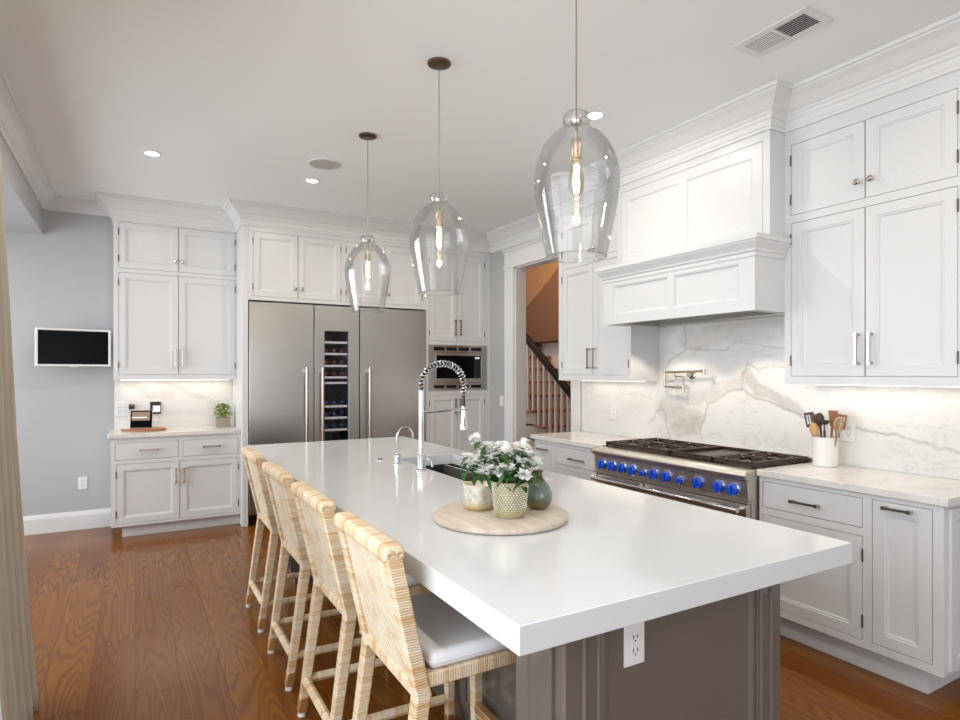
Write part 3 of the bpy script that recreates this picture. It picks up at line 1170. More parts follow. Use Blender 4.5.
for a, b, nm in ((.012, RW * .375, 0), (RW * .385, RW - .012, 1)):
    d = MB().panel(a, .14, b, .718, [(0, .012), (.002, .01), (.06, .01), (.065, .016)], .044).build('oven_door', M['steel_y'], rg)
    MB().box(a + .1, .012, .28, b - .1, .0155, .56).build('oven_window', M['screen'], d)
MB().box(.01, .076, .8935, RW - .01, .64, .911).build('cooktop', M['iron'], rg)
MB().box(.0, .615, .9115, RW, .643, .935).build('rear_trim', M['steel_y'], rg)


def grate(x0, x1, y0, y1, nb, rows=2):
    g = MB()
    z0, z1 = .918, .944
    t_ = .013
    for x in (x0, x1 - t_):
        g.box(x, y0, z0, x + t_, y1, z1)
    for y in (y0, y1 - t_, (y0 + y1) / 2 - t_ / 2):
        g.box(x0, y, z0, x1, y + t_, z1)
    for x in (x0, x1 - t_):
        for y in (y0, y1 - t_):
            g.box(x, y, .911, x + t_, y + t_, z0)
    gr = g.build('grate', M['iron'], rg, bevel=.002, seg=1)
    w = (x1 - x0) / nb
    for i in range(nb):
        for j in range(rows):
            cx = x0 + (i + .5) * w
            cy = y0 + (j + .5) * (y1 - y0) / rows
            f = MB()
            rr = min(w, (y1 - y0) / rows) / 2
            f.torus((cx, cy, .936), rr * .86, .006, 'z', 24, 6)
            for q in range(6):
                a = q * PI / 3 + .3
                f.tube([(cx + math.cos(a) * rr * .3, cy + math.sin(a) * rr * .3, .938), (cx + math.cos(a) * rr * 1.1, cy + math.sin(a) * rr * 1.1, .938)], .0058, 6)
            f.build('grate_finger', M['iron'], gr)
            MB().lathe([(.001, 0), (.042, 0), (.045, .006), (.032, .010), (.030, .018), (.001, .020)], (cx, cy, .9115), 20).build('burner', M['iron'], rg, smooth=True)
    return gr


grate(.03, .630, .09, .60, 2)
grate(.965, RW - .03, .09, .60, 1)
gd = MB()
gd.box(.645, .10, .912, .95, .60, .926)
gd.box(.645, .10, .926, .655, .60, .944)
gd.box(.94, .10, .926, .95, .60, .944)
gd.box(.655, .10, .926, .94, .112, .944)
gd.box(.655, .588, .926, .94, .60, .944)
gd.build('griddle', M['iron'], rg, bevel=.002, seg=1)

# ------------------------------------------------------------------ pot filler
pf = thing('pot_filler', 'polished nickel folding pot filler tap on the marble wall', 'tap', (3.5645, 3.067, 1.433))
MB().lathe([(.001, 0), (.032, 0), (.032, .006), (.016, .010), (.014, .05), (.001, .05)], n=20).xf(Matrix.Rotation(R(-90), 4, 'Y')).build('wall_flange', M['nickel'], pf, smooth=True)
a1 = MB().tube([(-.05, 0, .0), (-.05, 0, .022), (-.055, .0, .022)], .009, 10)
a1.tube([(-.055, -.15, .028), (-.055, .215, .018)], .0085, 10)
a1.cyl((-.055, -.15, .00), (-.055, -.15, .045), .011)
a1.build('upper_arm', M['nickel'], pf, smooth=True)
a2 = MB().tube([(-.055, .215, .04), (-.055, .215, -.10)], .0075, 10)
a2.tube([(-.055, .215, -.09), (-.055, .04, -.095)], .0085, 10)
a2.tube([(-.055, .04, -.11), (-.055, .04, -.015), (-.055, .125, -.01)], .0065, 10)
a2.cyl((-.055, .04, -.12), (-.055, .04, -.08), .010)
a2.build('lower_arm', M['nickel'], pf, smooth=True)
MB().tube([(-.055, .125, -.03), (-.055, .125, .012)], .008, 10).tube([(-.055, .125, -.05), (-.10, .125, -.05)], .005, 8).build('lever', M['nickel'], pf, smooth=True)

# ------------------------------------------------------------------ island
IX0, IX1, IY0, IY1 = .702, 1.9575, 1.0574, 4.7055
SX0, SX1, SY0, SY1 = 1.415, 1.815, 2.42, 3.54
isl = thing('kitchen_island', 'greige panelled kitchen island base under the white quartz slab', 'island', (.918, 1.2, 0))
bw, bl_, zt = 1.772 - .918, 4.39 - 1.2, .8485
# near end wall: left face plain, front face with a framed panel
e1 = MB()
e1.box(0, .0, .09, bw, .20, zt)
e1.build('end_wall', M['island'], isl)
fr = MB().grid((0, bw), (.09, zt), -.022, -.0, [(.115, .21, bw - .115, zt - .0 + .1)], 'xz')
fr.build('end_frame', M['island'], isl, bevel=.0015, seg=1)
MB().panel(.1155, .2105, bw - .1155, zt - .0005, [(0, -.016), (.010, -.019), (.018, -.019), (.026, -.010), (.040, -.008)], -.0002).build('end_panel', M['island'], isl)
for x in (.052, .098, bw - .105, bw - .055):
    fl = MB()
    fl.panel(x, .10, x + .012, zt - .0005, [(0, -.024), (.004, -.030)], -.0222)
    fl.build('fluted_bead', M['island'], isl)
e2 = MB()
e2.box(0, 2.99, .09, bw, 3.19, zt)
e2.build('end_wall', M['island'], isl)
core = MB()
core.box(.235, .20, .09, .255, 2.99, zt)
core.box(bw - .02, .20, .09, bw, 2.99, zt)
core.box(.255, .20, .09, bw - .02, 2.99, .11)
core.build('core', M['island'], isl)
for i in range(4):
    a = .215 + i * .695
    p = MB().panel(a, .14, a + .68, zt - .02, [(0, -.012), (.075, -.012), (.083, -.003), (.095, -.001)], 0)
    p.build('side_panel', M['island'], isl, loc=(.2348, 3.19, 0), rot=(0, 0, -PI / 2))
for y in (.0, 2.99):
    p = MB().panel(.022, .11, .178, zt - .003, [(0, -.010), (.05, -.010), (.055, -.004), (.06, -.003)], 0)
    p.build('wing_panel', M['island'], isl, loc=(-.0002, y + .2, 0), rot=(0, 0, -PI / 2))
tk = MB()
tk.box(.03, .03, 0.001, bw - .06, .2, .0895)
tk.box(.26, .2, 0.001, bw - .06, 2.99, .0895)
tk.box(.03, 2.99, 0.001, bw - .06, 3.16, .0895)
tk.build('plinth', M['island'], isl)
ol = thing('electrical_outlet', 'white outlet plate on the grey end of the island', 'outlet', (1.155, 1.1908, .727))


def outlet(t, w=.072, h=.116, n=1, gfci=False, sw=False):
    MB().box(-w / 2, -.006, -h / 2, w / 2, 0, h / 2).build('wall_plate', M['wplastic'], t, bevel=.002)
    for i in range(n):
        cx = (i - (n - 1) / 2) * .046
        MB().box(cx - .017, -.0085, -.034, cx + .017, -.0062, .034).build('receptacle', M['wplastic'], t, bevel=.001, seg=1)
        if not sw:
            s_ = MB()
            for zz in (-.018, .018):
                s_.box(cx - .0085, -.0092, zz - .004, cx - .0055, -.0086, zz + .006)
                s_.box(cx + .0055, -.0092, zz - .004, cx + .0085, -.0086, zz + .006)
                s_.box(cx - .002, -.0092, zz - .012, cx + .002, -.0086, zz - .008)
            s_.build('slots', M['dark'], t)


outlet(ol)
ct = MB().grid((IX0, IX1), (IY0, IY1), .849, .914, [(SX0, SY0, SX1, SY1)], 'xy')
tag(ct.build('island_countertop', M['quartz'], bevel=.002), 'thick white quartz slab on the kitchen island', 'countertop')
sk = thing('sink', 'black undermount sink set into the white island slab', 'sink', ((SX0 + SX1) / 2, (SY0 + SY1) / 2, .60))
b = MB()
hx, hy = (SX1 - SX0) / 2, (SY1 - SY0) / 2
b.box(-hx - .012, -hy - .012, 0, hx + .012, hy + .012, .012)
b.box(-hx - .012, -hy - .012, .012, -hx, hy + .012, .248)
b.box(hx, -hy - .012, .012, hx + .012, hy + .012, .248)
b.box(-hx, -hy - .012, .012, hx, -hy, .248)
b.box(-hx, hy, .012, hx, hy + .012, .248)
b.build('basin', M['sink'], sk)
MB().lathe([(.001, .0125), (.045, .0125), (.045, .015), (.03, .016), (.001, .0135)], n=24).build('drain', M['chrome'], sk, smooth=True)

# ------------------------------------------------------------------ faucets on the island
fc = thing('kitchen_faucet', 'tall chrome faucet with spring coil neck beside the island sink', 'faucet', (1.352, 3.0, .9142))
MB().lathe([(.001, 0), (.030, 0), (.030, .006), (.022, .012), (.022, .09), (.018, .095), (.0145, .10), (.0145, .44), (.001, .44)], n=24).build('column', M['chrome'], fc, smooth=True)
arc = []
Rr = .131
for i in range(25):
    a = PI * (1 - i / 24)
    arc.append((Rr + Rr * math.cos(a), 0, .47 + Rr * math.sin(a) * .88))
neck = [(0, 0, .43), (0, 0, .455)] + arc + [(2 * Rr, 0, .40), (2 * Rr, 0, .33)]
MB().tube(neck, .0085, 10).build('hose', M['black'], fc, smooth=True)
# helical spring around the neck
pts = [Vector(p) for p in neck[:-1]]
seglen = [0]
for a, b2 in zip(pts[:-1], pts[1:]):
    seglen.append(seglen[-1] + (b2 - a).length)
tot = seglen[-1]
hel = []
turns = 25
NS = turns * 12
for i in range(NS + 1):
    s_ = tot * i / NS
    j = max(q for q in range(len(seglen)) if seglen[q] <= s_ + 1e-9)
    j = min(j, len(pts) - 2)
    f = (s_ - seglen[j]) / max(1e-6, seglen[j + 1] - seglen[j])
    p = pts[j].lerp(pts[j + 1], f)
    tv = (pts[j + 1] - pts[j]).normalized()
    n1 = Vector((0, 1, 0))
    n2 = tv.cross(n1)
    an = 2 * PI * turns * i / NS
    hel.append(tuple(p + (n1 * math.cos(an) + n2 * math.sin(an)) * .0165))
MB().tube(hel, .0043, 6).build('spring_coil', M['chrome'], fc, smooth=True)
MB().lathe([(.001, .345), (.014, .345), (.017, .33), (.017, .25), (.022, .235), (.023, .215), (.001, .215)], (2 * Rr, 0, 0), 20).build('spray_head', M['chrome'], fc, smooth=True)
MB().tube([(0, 0, .318), (2 * Rr - .02, 0, .328)], .0065, 8).torus((2 * Rr, 0, .328), .022, .005).build('support_arm', M['chrome'], fc, smooth=True)
MB().tube([(.0, 0, .06), (.045, -.012, .06), (.055, -.015, .045), (.058, -.016, -.0 + .02)], .007, 10).build('lever_handle', M['chrome'], fc, smooth=True)
wf = thing('filter_faucet', 'small chrome gooseneck filter tap behind the spring coil faucet', 'faucet', (1.333, 3.30, .9142))
g = [(0, 0, .0), (0, 0, .14)]
for i in range(17):
    a = PI * (1 - i / 16)
    g.append((.05 + .05 * math.cos(a), 0, .16 + .052 * math.sin(a)))
g += [(.10, 0, .12)]
MB().tube(g, .0065, 10).build('gooseneck', M['chrome'], wf, smooth=True)
MB().lathe([(.001, 0), (.024, 0), (.024, .005), (.017, .008), (.017, .055), (.008, .062), (.001, .062)], n=20).build('base', M['chrome'], wf, smooth=True)
MB().tube([(.0, 0, .045), (-.0, -.045, .050)], .006, 8).build('lever', M['chrome'], wf, smooth=True)
ab = thing('air_switch_button', 'small dark round push button on the island slab, beside the small tap', 'button', (1.300, 3.50, .9142))
MB().lathe([(.001, .004), (.022, .004), (.022, 0)], n=20).build('ring', M['chrome'], ab, smooth=True)
MB().lathe([(.001, .009), (.015, .009), (.016, .0042)], n=20).build('button', M['black'], ab, smooth=True)

# ------------------------------------------------------------------ stools
def make_stool(label):
    t = thing('counter_stool', label, 'stool', (.86, 0, 0), 0, 'rattan stools along the island')
    X0, Xs, Xt = -.24, -.172, -.262        # foot, seat, top of the back post
    for s_ in (-1, 1):
        y = s_ * .208
        l = MB()
        l.tube([(X0, y, .075), (Xs, y, .56), (Xt, s_ * .212, .955)], [.025, .033, .032], 4, sq=True)
        lo = l.build('rear_leg', M['rat_z'], t, bevel=.006)
        MB().tube([(X0 - .009, y, .018), (X0, y, .078)], [.0245, .0265], 4, sq=True).build('ferrule', M['brass'], lo, bevel=.002)
        MB().cyl((X0 - .0095, y, .0005), (X0 - .009, y, .0175), .017).build('glide', M['wplastic'], lo)
        l = MB()
        l.tube([(.24, y, .075), (.235, y, .585)], [.024, .030], 4, sq=True)
        lo = l.build('front_leg', M['rat_z'], t, bevel=.006)
        MB().tube([(.24, y, .018), (.24, y, .078)], [.0235, .0255], 4, sq=True).build('ferrule', M['brass'], lo, bevel=.002)
        MB().cyl((.24, y, .0005), (.24, y, .0175), .017).build('glide', M['wplastic'], lo)
        MB().tube([(X0 + .01, y, .150), (.235, y, .140)], .018, 8).build('side_stretcher', M['rat_x'], t, smooth=True)
        MB().box(Xs + .01, y - .016, .575, .262, y + .016, .617).build('side_rail', M['rat_x'], t, bevel=.006)
    MB().tube([(X0 + .006, -.2, .150), (X0 + .006, .2, .150)], .018, 8).build('rear_stretcher', M['rat_y'], t, smooth=True)
    MB().tube([(.238, -.2, .205), (.238, .2, .205)], .019, 4, sq=True).build('footrest', M['rat_y'], t, bevel=.004)
    MB().tube([(.232, -.185, .219), (.232, .185, .219)], .021, 4, sq=True).build('footrest_plate', M['brass'], t, bevel=.003)
    MB().box(.232, -.19, .575, .264, .19, .617).build('front_rail', M['rat_y'], t, bevel=.006)
    MB().box(-.165, -.19, .585, .235, .19, .606).build('seat_deck', M['cane'], t)
    c = MB().box(-.150, -.222, .6175, .262, .222, .668)
    cu = c.build('cushion', M['cush'], t, bevel=.022, seg=5)
    pp = []
    for (x, y) in ((-.148, -.21), (-.137, -.221), (.249, -.221), (.260, -.21), (.260, .21), (.249, .221), (-.137, .221), (-.148, .21), (-.148, -.21)):
        pp.append((x, y, .640))
    MB().tube(pp, .0035, 6, caps=False).build('piping', M['cush'], cu, smooth=True)
    # woven back, leaning
    def bx(z):
        return Xs + (Xt - Xs) * (z - .56) / (.955 - .56)
    b_ = MB()
    z0, z1 = .555, .945
    for off in (-.009, .009):
        for z in (z0, z1):
            for y in (-.195, .195):
                b_.v.append((bx(z) + off, y, z))
    b_.f = [(0, 1, 3, 2), (4, 6, 7, 5), (0, 4, 5, 1), (2, 3, 7, 6), (0, 2, 6, 4), (1, 5, 7, 3)]
    b_.build('backrest', M['cane'], t)
    MB().tube([(bx(.565), -.2, .562), (bx(.565), .2, .562)], .026, 4, sq=True).build('lower_back_rail', M['rat_y'], t, bevel=.005)
    tr = MB().box(Xt - .031, -.236, .938, Xt + .033, .236, .988).build('top_rail', M['rat_y'], t, bevel=.018, seg=4)
    for s_ in (-1, 1):
        sp_ = MB()
        for dx in (-.012, .013):
            sp_.torus((Xt + dx, s_ * .2365, .963), .0085, .0028, 'y', 14, 6)
        sp_.build('wrap_curl', M['rat_z'], tr, smooth=True)
    return t


stool_y = [(1.735, 'rattan counter stool with white cushion, nearest the camera end of the island'),
           (2.372, 'rattan counter stool at the island, second from the grey end panel'),
           (3.030, 'rattan counter stool at the island, third from the grey end panel'),
           (3.737, 'rattan counter stool at the island end closest to the fridge wall')]
s0 = make_stool(stool_y[0][1])
for i, (y, lb) in enumerate(stool_y):
    o = s0 if i == 0 else copy_tree(s0)
    o.location.y = y
    o['label'] = lb

# ------------------------------------------------------------------ pendants
def make_pendant(label):
    t = thing('pendant_lamp', label, 'pendant lamp', (1.345, 0, H), 0, 'clear glass pendants over the island')
    MB().lathe([(.001, -.014), (.048, -.014), (.058, -.010), (.060, -.0006), (.001, -.0006)], n=32).build('canopy', M['bronze'], t, smooth=True)
    MB().cyl((0, 0, -.034), (0, 0, -.735), .0028, n=8).build('cord', M['nickel'], t, smooth=True)
    so = MB().lathe([(.001, -.73), (.018, -.73), (.020, -.722), (.022, -.716), (.001, -.716)], n=20)
    so.lathe([(.001, -.735), (.006, -.735), (.006, -.78), (.001, -.78)], n=12)
    so.lathe([(.001, -.78), (.017, -.78), (.019, -.785), (.019, -.850), (.016, -.853), (.001, -.853)], n=20)
    so.build('socket', M['nickel'], t, smooth=True)
    gp = [(.021, -.700), (.036, -.690), (.047, -.697), (.051, -.712), (.047, -.728), (.047, -.738), (.062, -.750), (.092, -.775), (.122, -.815), (.143, -.865), (.151, -.915),
          (.150, -.96), (.143, -1.01), (.130, -1.08), (.117, -1.145), (.106, -1.195)]
    # smooth the profile
    def cr(P_, k=5):
        out = []
        for i in range(len(P_) - 1):
            p0 = P_[max(0, i - 1)]
            p1 = P_[i]
            p2 = P_[i + 1]
            p3 = P_[min(len(P_) - 1, i + 2)]
            for j in range(k):
                u = j / k
                out.append(tuple(.5 * ((2 * p1[q]) + (-p0[q] + p2[q]) * u + (2 * p0[q] - 5 * p1[q] + 4 * p2[q] - p3[q]) * u * u + (-p0[q] + 3 * p1[q] - 3 * p2[q] + p3[q]) * u ** 3) for q in (0, 1)))
        out.append(P_[-1])
        return out
    gp = cr(gp)
    inner = [(max(.004, r - .003), z) for r, z in gp][::-1]
    gp2 = gp + [(gp[-1][0] - .0015, gp[-1][1] - .002)] + inner
    sh = MB().lathe(gp2, n=64)
    sh.torus((0, 0, gp[-1][1] - .001), gp[-1][0] - .0015, .0026, 'z', 64, 8)
    sh.build('glass_shade', M['glass'], t, smooth=True)
    bulb = MB().lathe([(.014, -.853), (.016, -.866), (.024, -.895), (.028, -.93), (.024, -.962), (.012, -.978), (.001, -.981)], n=24)
    bo = bulb.build('bulb', M['bulbglass'], t, smooth=True)
    fl_ = MB()
    for i in range(6):
        a = i * PI / 3
        fl_.tube([(math.cos(a) * .007, math.sin(a) * .007, -.872), (math.cos(a) * .011, math.sin(a) * .011, -.950)], .0022, 6)
    fl_.build('filament', M['filament'], bo)
    for ch in t.children:
        if not ch.name.startswith('canopy'):
            ch.location.z = .02
    return t


p0 = make_pendant('clear glass pendant lamp in front of the range hood, largest of three')
pend = [(1.665, 'clear glass pendant lamp in front of the range hood, largest of three'),
        (2.765, 'clear glass pendant lamp hanging between the other two over the island'),
        (3.850, 'clear glass pendant lamp in front of the refrigerators, smallest of three')]
for i, (y, lb) in enumerate(pend):
    o = p0 if i == 0 else copy_tree(p0)
    o.location.y = y
    o['label'] = lb
    l = bpy.data.lights.new('pendant_bulb_light', 'POINT')
    l.energy = 1.6
    l.color = (1, .80, .55)
    l.shadow_soft_size = .016
    lo = bpy.data.objects.new('pendant_bulb_light', l)
    COL.objects.link(lo)
    lo.location = (1.345, y, H - .915)

# ------------------------------------------------------------------ ceiling fittings
def make_can(label, x, y):
    t = thing('recessed_light', label, 'ceiling light', (x, y, H), 0, 'recessed ceiling lights')
    MB().lathe([(.056, -.0008), (.056, -.006), (.048, -.007), (.044, -.003), (.044, -.0008)], n=32).build('trim_ring', M['trim'], t, smooth=True)
    MB().lathe([(.001, -.0035), (.0435, -.0035), (.0435, -.0010), (.001, -.0010)], n=32).build('lens', M['can'], t)
    return t


cans = [(.106, 4.93, 'round recessed ceiling light above the tablet niche cabinet'), (1.262, 4.976, 'round recessed ceiling light beside the ceiling speaker'),
        (2.447, 2.849, 'round recessed ceiling light seen through the largest glass pendant')]
hidden = [(.107, 2.9), (.107, .8), (2.478, .7), (.107, -1.3), (2.478, -1.3), (2.478, 4.95)]
c0 = None
for x, y, lb in cans:
    if c0 is None:
        c0 = make_can(lb, x, y)
    else:
        o = copy_tree(c0)
        o.location = (x, y, H)
        o['label'] = lb
for x, y in [c[:2] for c in cans] + hidden:
    l = bpy.data.lights.new('can_beam', 'AREA')
    l.shape = 'DISK'
    l.size = .085
    l.energy = 6
    l.color = (1, .92, .80)
    lo = bpy.data.objects.new('can_beam', l)
    COL.objects.link(lo)
    lo.location = (x, y, H - .012)
sp_ = thing('ceiling_speaker', 'round flush ceiling speaker grille beside a recessed light', 'speaker', (1.249, 4.533, H))
MB().lathe([(.001, -.005), (.115, -.005), (.117, -.0008)], n=48).build('grille', M['speaker'], sp_, smooth=True)
MB().lathe([(.1175, -.0008), (.118, -.006), (.124, -.006), (.126, -.0008)], n=48).build('rim', M['ceil'], sp_, smooth=True)
vt = thing('ceiling_vent', 'white rectangular air vent with louvres in the ceiling', 'vent', (2.607, 1.731, H))
MB().grid((-.10, .10), (-.185, .185), -.008, -.0008, [(-.066, .008, .066, .150), (-.066, -.150, .066, -.008)], 'xy').build('frame', M['trim'], vt, bevel=.001, seg=1)
MB().box(-.066, -.150, -.002, .066, .150, -.0009).build('duct', M['dark'], vt)
for (ya, yb_, ang) in ((.010, .148, -35), (-.148, -.010, 40)):
    lv = MB()
    for i in range(9):
        x = -.060 + i * .0150
        d_ = .0034 if ya < 0 else .0040
        a = R(ang)
        lv.add([(x - d_ * math.cos(a), ya, -.0062 - d_ * math.sin(a) * .4), (x + d_ * math.cos(a), ya, -.0062 + d_ * math.sin(a) * .4),
                (x + d_ * math.cos(a), yb_, -.0062 + d_ * math.sin(a) * .4), (x - d_ * math.cos(a), yb_, -.0062 - d_ * math.sin(a) * .4),
                (x - d_ * math.cos(a), ya, -.0072 - d_ * math.sin(a) * .4), (x + d_ * math.cos(a), ya, -.0072 + d_ * math.sin(a) * .4),
                (x + d_ * math.cos(a), yb_, -.0072 + d_ * math.sin(a) * .4), (x - d_ * math.cos(a), yb_, -.0072 - d_ * math.sin(a) * .4)],
               [(0, 1, 2, 3), (7, 6, 5, 4), (0, 4, 5, 1), (1, 5, 6, 2), (2, 6, 7, 3), (3, 7, 4, 0)])
    lv.build('louvres', M['trim'], vt)

# under-cabinet strips
def strip(label, x0, y0, x1, y1, z, power):
    o = MB().box(x0, y0, z - .005, x1, y1, z - .0006).build('light_strip', M['led'])
    tag(o, label, 'light strip')
    ln = max(x1 - x0, y1 - y0)
    a = area('strip_light', ((x0 + x1) / 2, (y0 + y1) / 2, z - .014), (0, 0, 0), max(.02, x1 - x0), max(.02, y1 - y0), power, (1, .88, .70))


strip('glowing light strip under the cabinet above the tablet niche', -.12, 6.55, .82, 6.57, 1.383, .7)
strip('glowing light strip under the cabinet above the utensil crock', 3.46, 1.32, 3.48, 2.08, 1.383, .35)
strip('glowing light strip under the cabinet beside the doorway', 3.46, 3.46, 3.48, 4.22, 1.383, .35)
for y in (2.45, 3.1):
    l = bpy.data.lights.new('hood_lamp', 'SPOT')
    l.energy = 8
    l.color = (1, .88, .72)
    l.spot_size = R(110)
    l.shadow_soft_size = .04
    lo = bpy.data.objects.new('hood_lamp', l)
    COL.objects.link(lo)
    lo.location = (3.2, y, 1.80)

# ------------------------------------------------------------------ television, outlets, wall things
tv = thing('television', 'small white-framed television on the grey wall', 'television', (-.476, 6.50, 1.675), R(9))
MB().grid((-.283, .283), (-.168, .168), -.018, .018, [(-.263, -.150, .263, .150)], 'xz').build('bezel', M['wplastic'], tv, bevel=.003)
MB().box(-.2628, -.012, -.1498, .2628, .016, .1498).build('screen', M['screen'], tv)
MB().lathe([(.001, -.176), (.03, -.176), (.035, -.1685), (.001, -.1685)], n=20).build('sensor_bump', M['wplastic'], tv)
ar = MB()
ar.tube([(0, .019, 0), (.0, .10, 0), (-.03, .155, 0)], .016, 8)
ar.box(-.07, .018, -.07, .07, .024, .07)
ar.build('mount_arm', M['black'], tv)
o1 = thing('electrical_outlet', 'white outlet plate low on the grey wall above the baseboard', 'outlet', (-.422, YW - .0006, .427))
outlet(o1)
o2 = thing('electrical_outlet', 'wide white two-gang outlet plate on the marble beside the tablet', 'outlet', (-.108, 6.6594, 1.105))
outlet(o2, .118, .135, 2)
o3 = thing('electrical_outlet', 'white outlet plate on the marble beside the utensil crock', 'outlet', (3.5644, 1.945, 1.113), LR)
outlet(o3)
o4 = thing('electrical_outlet', 'small white outlet plate on the marble between doorway and range', 'outlet', (3.5644, 3.90, 1.115), LR)
outlet(o4)
o5 = thing('light_switch', 'white light switch plate on the grey wall beside the door casing', 'switch', (XW - .0006, 5.745, 1.13), LR)
outlet(o5, .075, .12, 1, sw=True)
td = thing('wall_display', 'small square black control panel with pale screen on the marble', 'control panel', (.172, 6.6594, 1.108))
MB().box(-.047, -.016, -.060, .047, 0, .060).build('housing', M['black'], td, bevel=.004)
MB().box(-.022, -.0175, -.040, .040, -.0162, .022).build('display', M['lcd'], td)
o6 = thing('electrical_outlet', 'small white outlet plate on the marble directly below the control panel', 'outlet', (.16, 6.6594, .995))
outlet(o6, .06, .085)
pa = thing('plug_adapter', 'small black plug adapter on the marble above the tablet', 'adapter', (-.028, 6.6594, 1.125))
MB().box(-.024, -.028, -.022, .024, 0, .022).build('case', M['black'], pa, bevel=.003)
MB().box(-.018, -.0295, .004, .018, -.0282, .014).build('label_strip', M['midwood'], pa)

# serving board and tablet
sb = thing('serving_board', 'round reddish wooden board with a handle under the tablet', 'board', (.100, 6.42, .9145))
bd = MB().lathe([(.001, 0), (.155, 0), (.160, .004), (.160, .012), (.155, .016), (.001, .016)], n=48)
bd.build('board', M['boardwood'], sb, smooth=True)
MB().box(-.215, -.022, .002, -.15, .022, .014).build('handle', M['boardwood'], sb, bevel=.004)
tb = thing('smart_display', 'black tablet display tilted back on the wooden board', 'tablet', (.048, 6.45, .931), R(-10))
scr = MB().box(-.092, -.006, .0, .092, .006, .172)
q = scr.build('screen_housing', M['wplastic'], tb, bevel=.003)
q.rotation_euler = (R(-16), 0, 0)
MB().box(-.090, -.0075, .003, .090, -.0063, .169).build('screen', M['screen'], q)
MB().box(-.078, -.0083, .072, .070, -.0077, .155).build('picture', mat('screen_picture', (.22, .15, .10), .4, emit=(.16, .11, .075), estr=.5), q)
MB().box(-.078, -.0089, .096, .045, -.0085, .106).build('caption', M['lcd'], q)
MB().add([(-.06, .012, .001), (.06, .012, .001), (.06, .09, .001), (-.06, .09, .001), (-.06, .028, .09), (.06, .028, .09)], [(3, 2, 1, 0), (0, 1, 5, 4), (3, 4, 5, 2), (0, 4, 3), (1, 2, 5)]).build('stand', M['black'], tb)

# herb box
hb_ = thing('herb_planter', 'bright green herb growing in a small weathered wooden box', 'potted herb', (.757, 6.47, .9145))
bx_ = MB().grid((-.066, .066), (-.05, .05), 0, .094, [(-.057, -.041, .057, .041)], 'xy')
bx_.box(-.057, -.041, .0, .057, .041, .01)
bx_.build('box', M['boxwood'], hb_, bevel=.0015, seg=1)
MB().box(-.056, -.040, .0105, .056, .040, .082).build('soil', M['soil'], hb_)


def leaf(mb, c, d, L, w, cup=.25):
    d = Vector(d).normalized()
    a = Vector((0, 0, 1)) if abs(d.z) < .9 else Vector((1, 0, 0))
    s_ = d.cross(a).normalized()
    n_ = s_.cross(d)
    c = Vector(c)
    prof = [(0, .05), (.25, .8), (.5, 1), (.78, .68), (1, .03)]
    b0 = len(mb.v)
    for t_, ww in prof:
        ctr = c + d * L * t_ - n_ * (cup * L * t_ * t_)
        mb.v += [tuple(ctr - s_ * w * ww * .5 + n_ * w * .12 * ww), tuple(ctr), tuple(ctr + s_ * w * ww * .5 + n_ * w * .12 * ww)]
    for i in range(len(prof) - 1):
        for j in (0, 1):
            a0 = b0 + i * 3 + j
            mb.f.append((a0, a0 + 1, a0 + 4, a0 + 3))


rnd = random.Random(3)
hm = MB()
for i in range(230):
    z = rnd.random()
    ang = rnd.random() * 2 * PI
    rad = (.078 * (1 - z) ** .5 + .012) * (rnd.random() ** .5)
    c = (rad * math.cos(ang) + .0, rad * math.sin(ang) * .8, .098 + z * .125)
    leaf(hm, c, (math.cos(ang), math.sin(ang), rnd.uniform(-.2, .9)), rnd.uniform(.028, .045), rnd.uniform(.018, .028))
hm.build('foliage', M['herb'], hb_, smooth=True)
hs = MB()
for i in range(9):
    a = i * .7
    hs.tube([(.02 * math.cos(a), .02 * math.sin(a), .08), (.045 * math.cos(a), .04 * math.sin(a), .17)], .0022, 5)
hs.build('stems', M['stem'], hb_)

# ------------------------------------------------------------------ tray group on the island
tray = thing('round_tray', 'round pale wooden tray on the white island slab', 'tray', (1.163, 1.878, .9143))
tm = MB().lathe([(.001, 0), (.232, 0), (.243, .003), (.247, .009), (.246, .019), (.240, .0235), (.001, .0235)], n=72)
tm.build('board', M['traywood'], tray, smooth=True)
TZ = .9143 + .024
pl = thing('potted_azalea', 'white azalea in a silvery embossed pot on the wooden tray', 'potted plant', (1.157, 1.803, TZ))
PH = .128
pm = MB().lathe([(.001, 0), (.050, 0), (.052, .004), (.0525, .008), (.060, .07), (.0655, PH - .006), (.067, PH), (.063, PH), (.057, .07), (.050, .012), (.001, .012)], n=64)
pm.build('pot', M['potgold'], pl, smooth=True)
em = MB()
for j in range(14):
    for i in range(34):
        a = 2 * PI * (i + .5 * (j % 2)) / 34
        z = .012 + j * .0082
        r = .0527 + (.0655 - .0527) * z / PH
        em.sphere((r * math.cos(a), r * math.sin(a), z), .0032, 6)
em.build('embossing', M['mercury'], pl, smooth=True)
MB().lathe([(.001, PH - .014), (.0605, PH - .014)], n=32).build('soil', M['soil'], pl)
rnd = random.Random(11)
bc_ = []
for (qx, qy, dep) in ((125, 105, .0), (95, 215, -.03), (85, 265, .02), (215, 158, .03), (310, 140, .02), (320, 165, -.03), (445, 150, -.02), (485, 185, .02), (340, 280, -.065), (300, 290, -.05),
                      (215, 285, -.04), (235, 215, .0), (410, 225, -.03), (165, 225, .04), (440, 320, -.07), (525, 262, .01), (380, 175, .05), (270, 225, .03), (190, 300, -.02), (470, 130, .04)):
    bc_.append(((455 + qx / 6.54 - 510) * 2.14 / F, dep, CH - (425 + qy / 6.54 - VY) / F * 2.14 - TZ))
# image-plane axes at the pot so the spread reads as in the photo
ca, sa = math.cos(YAW), math.sin(YAW)


def W2(p):
    return (p[0] * ca + p[1] * sa, -p[0] * sa + p[1] * ca, p[2])


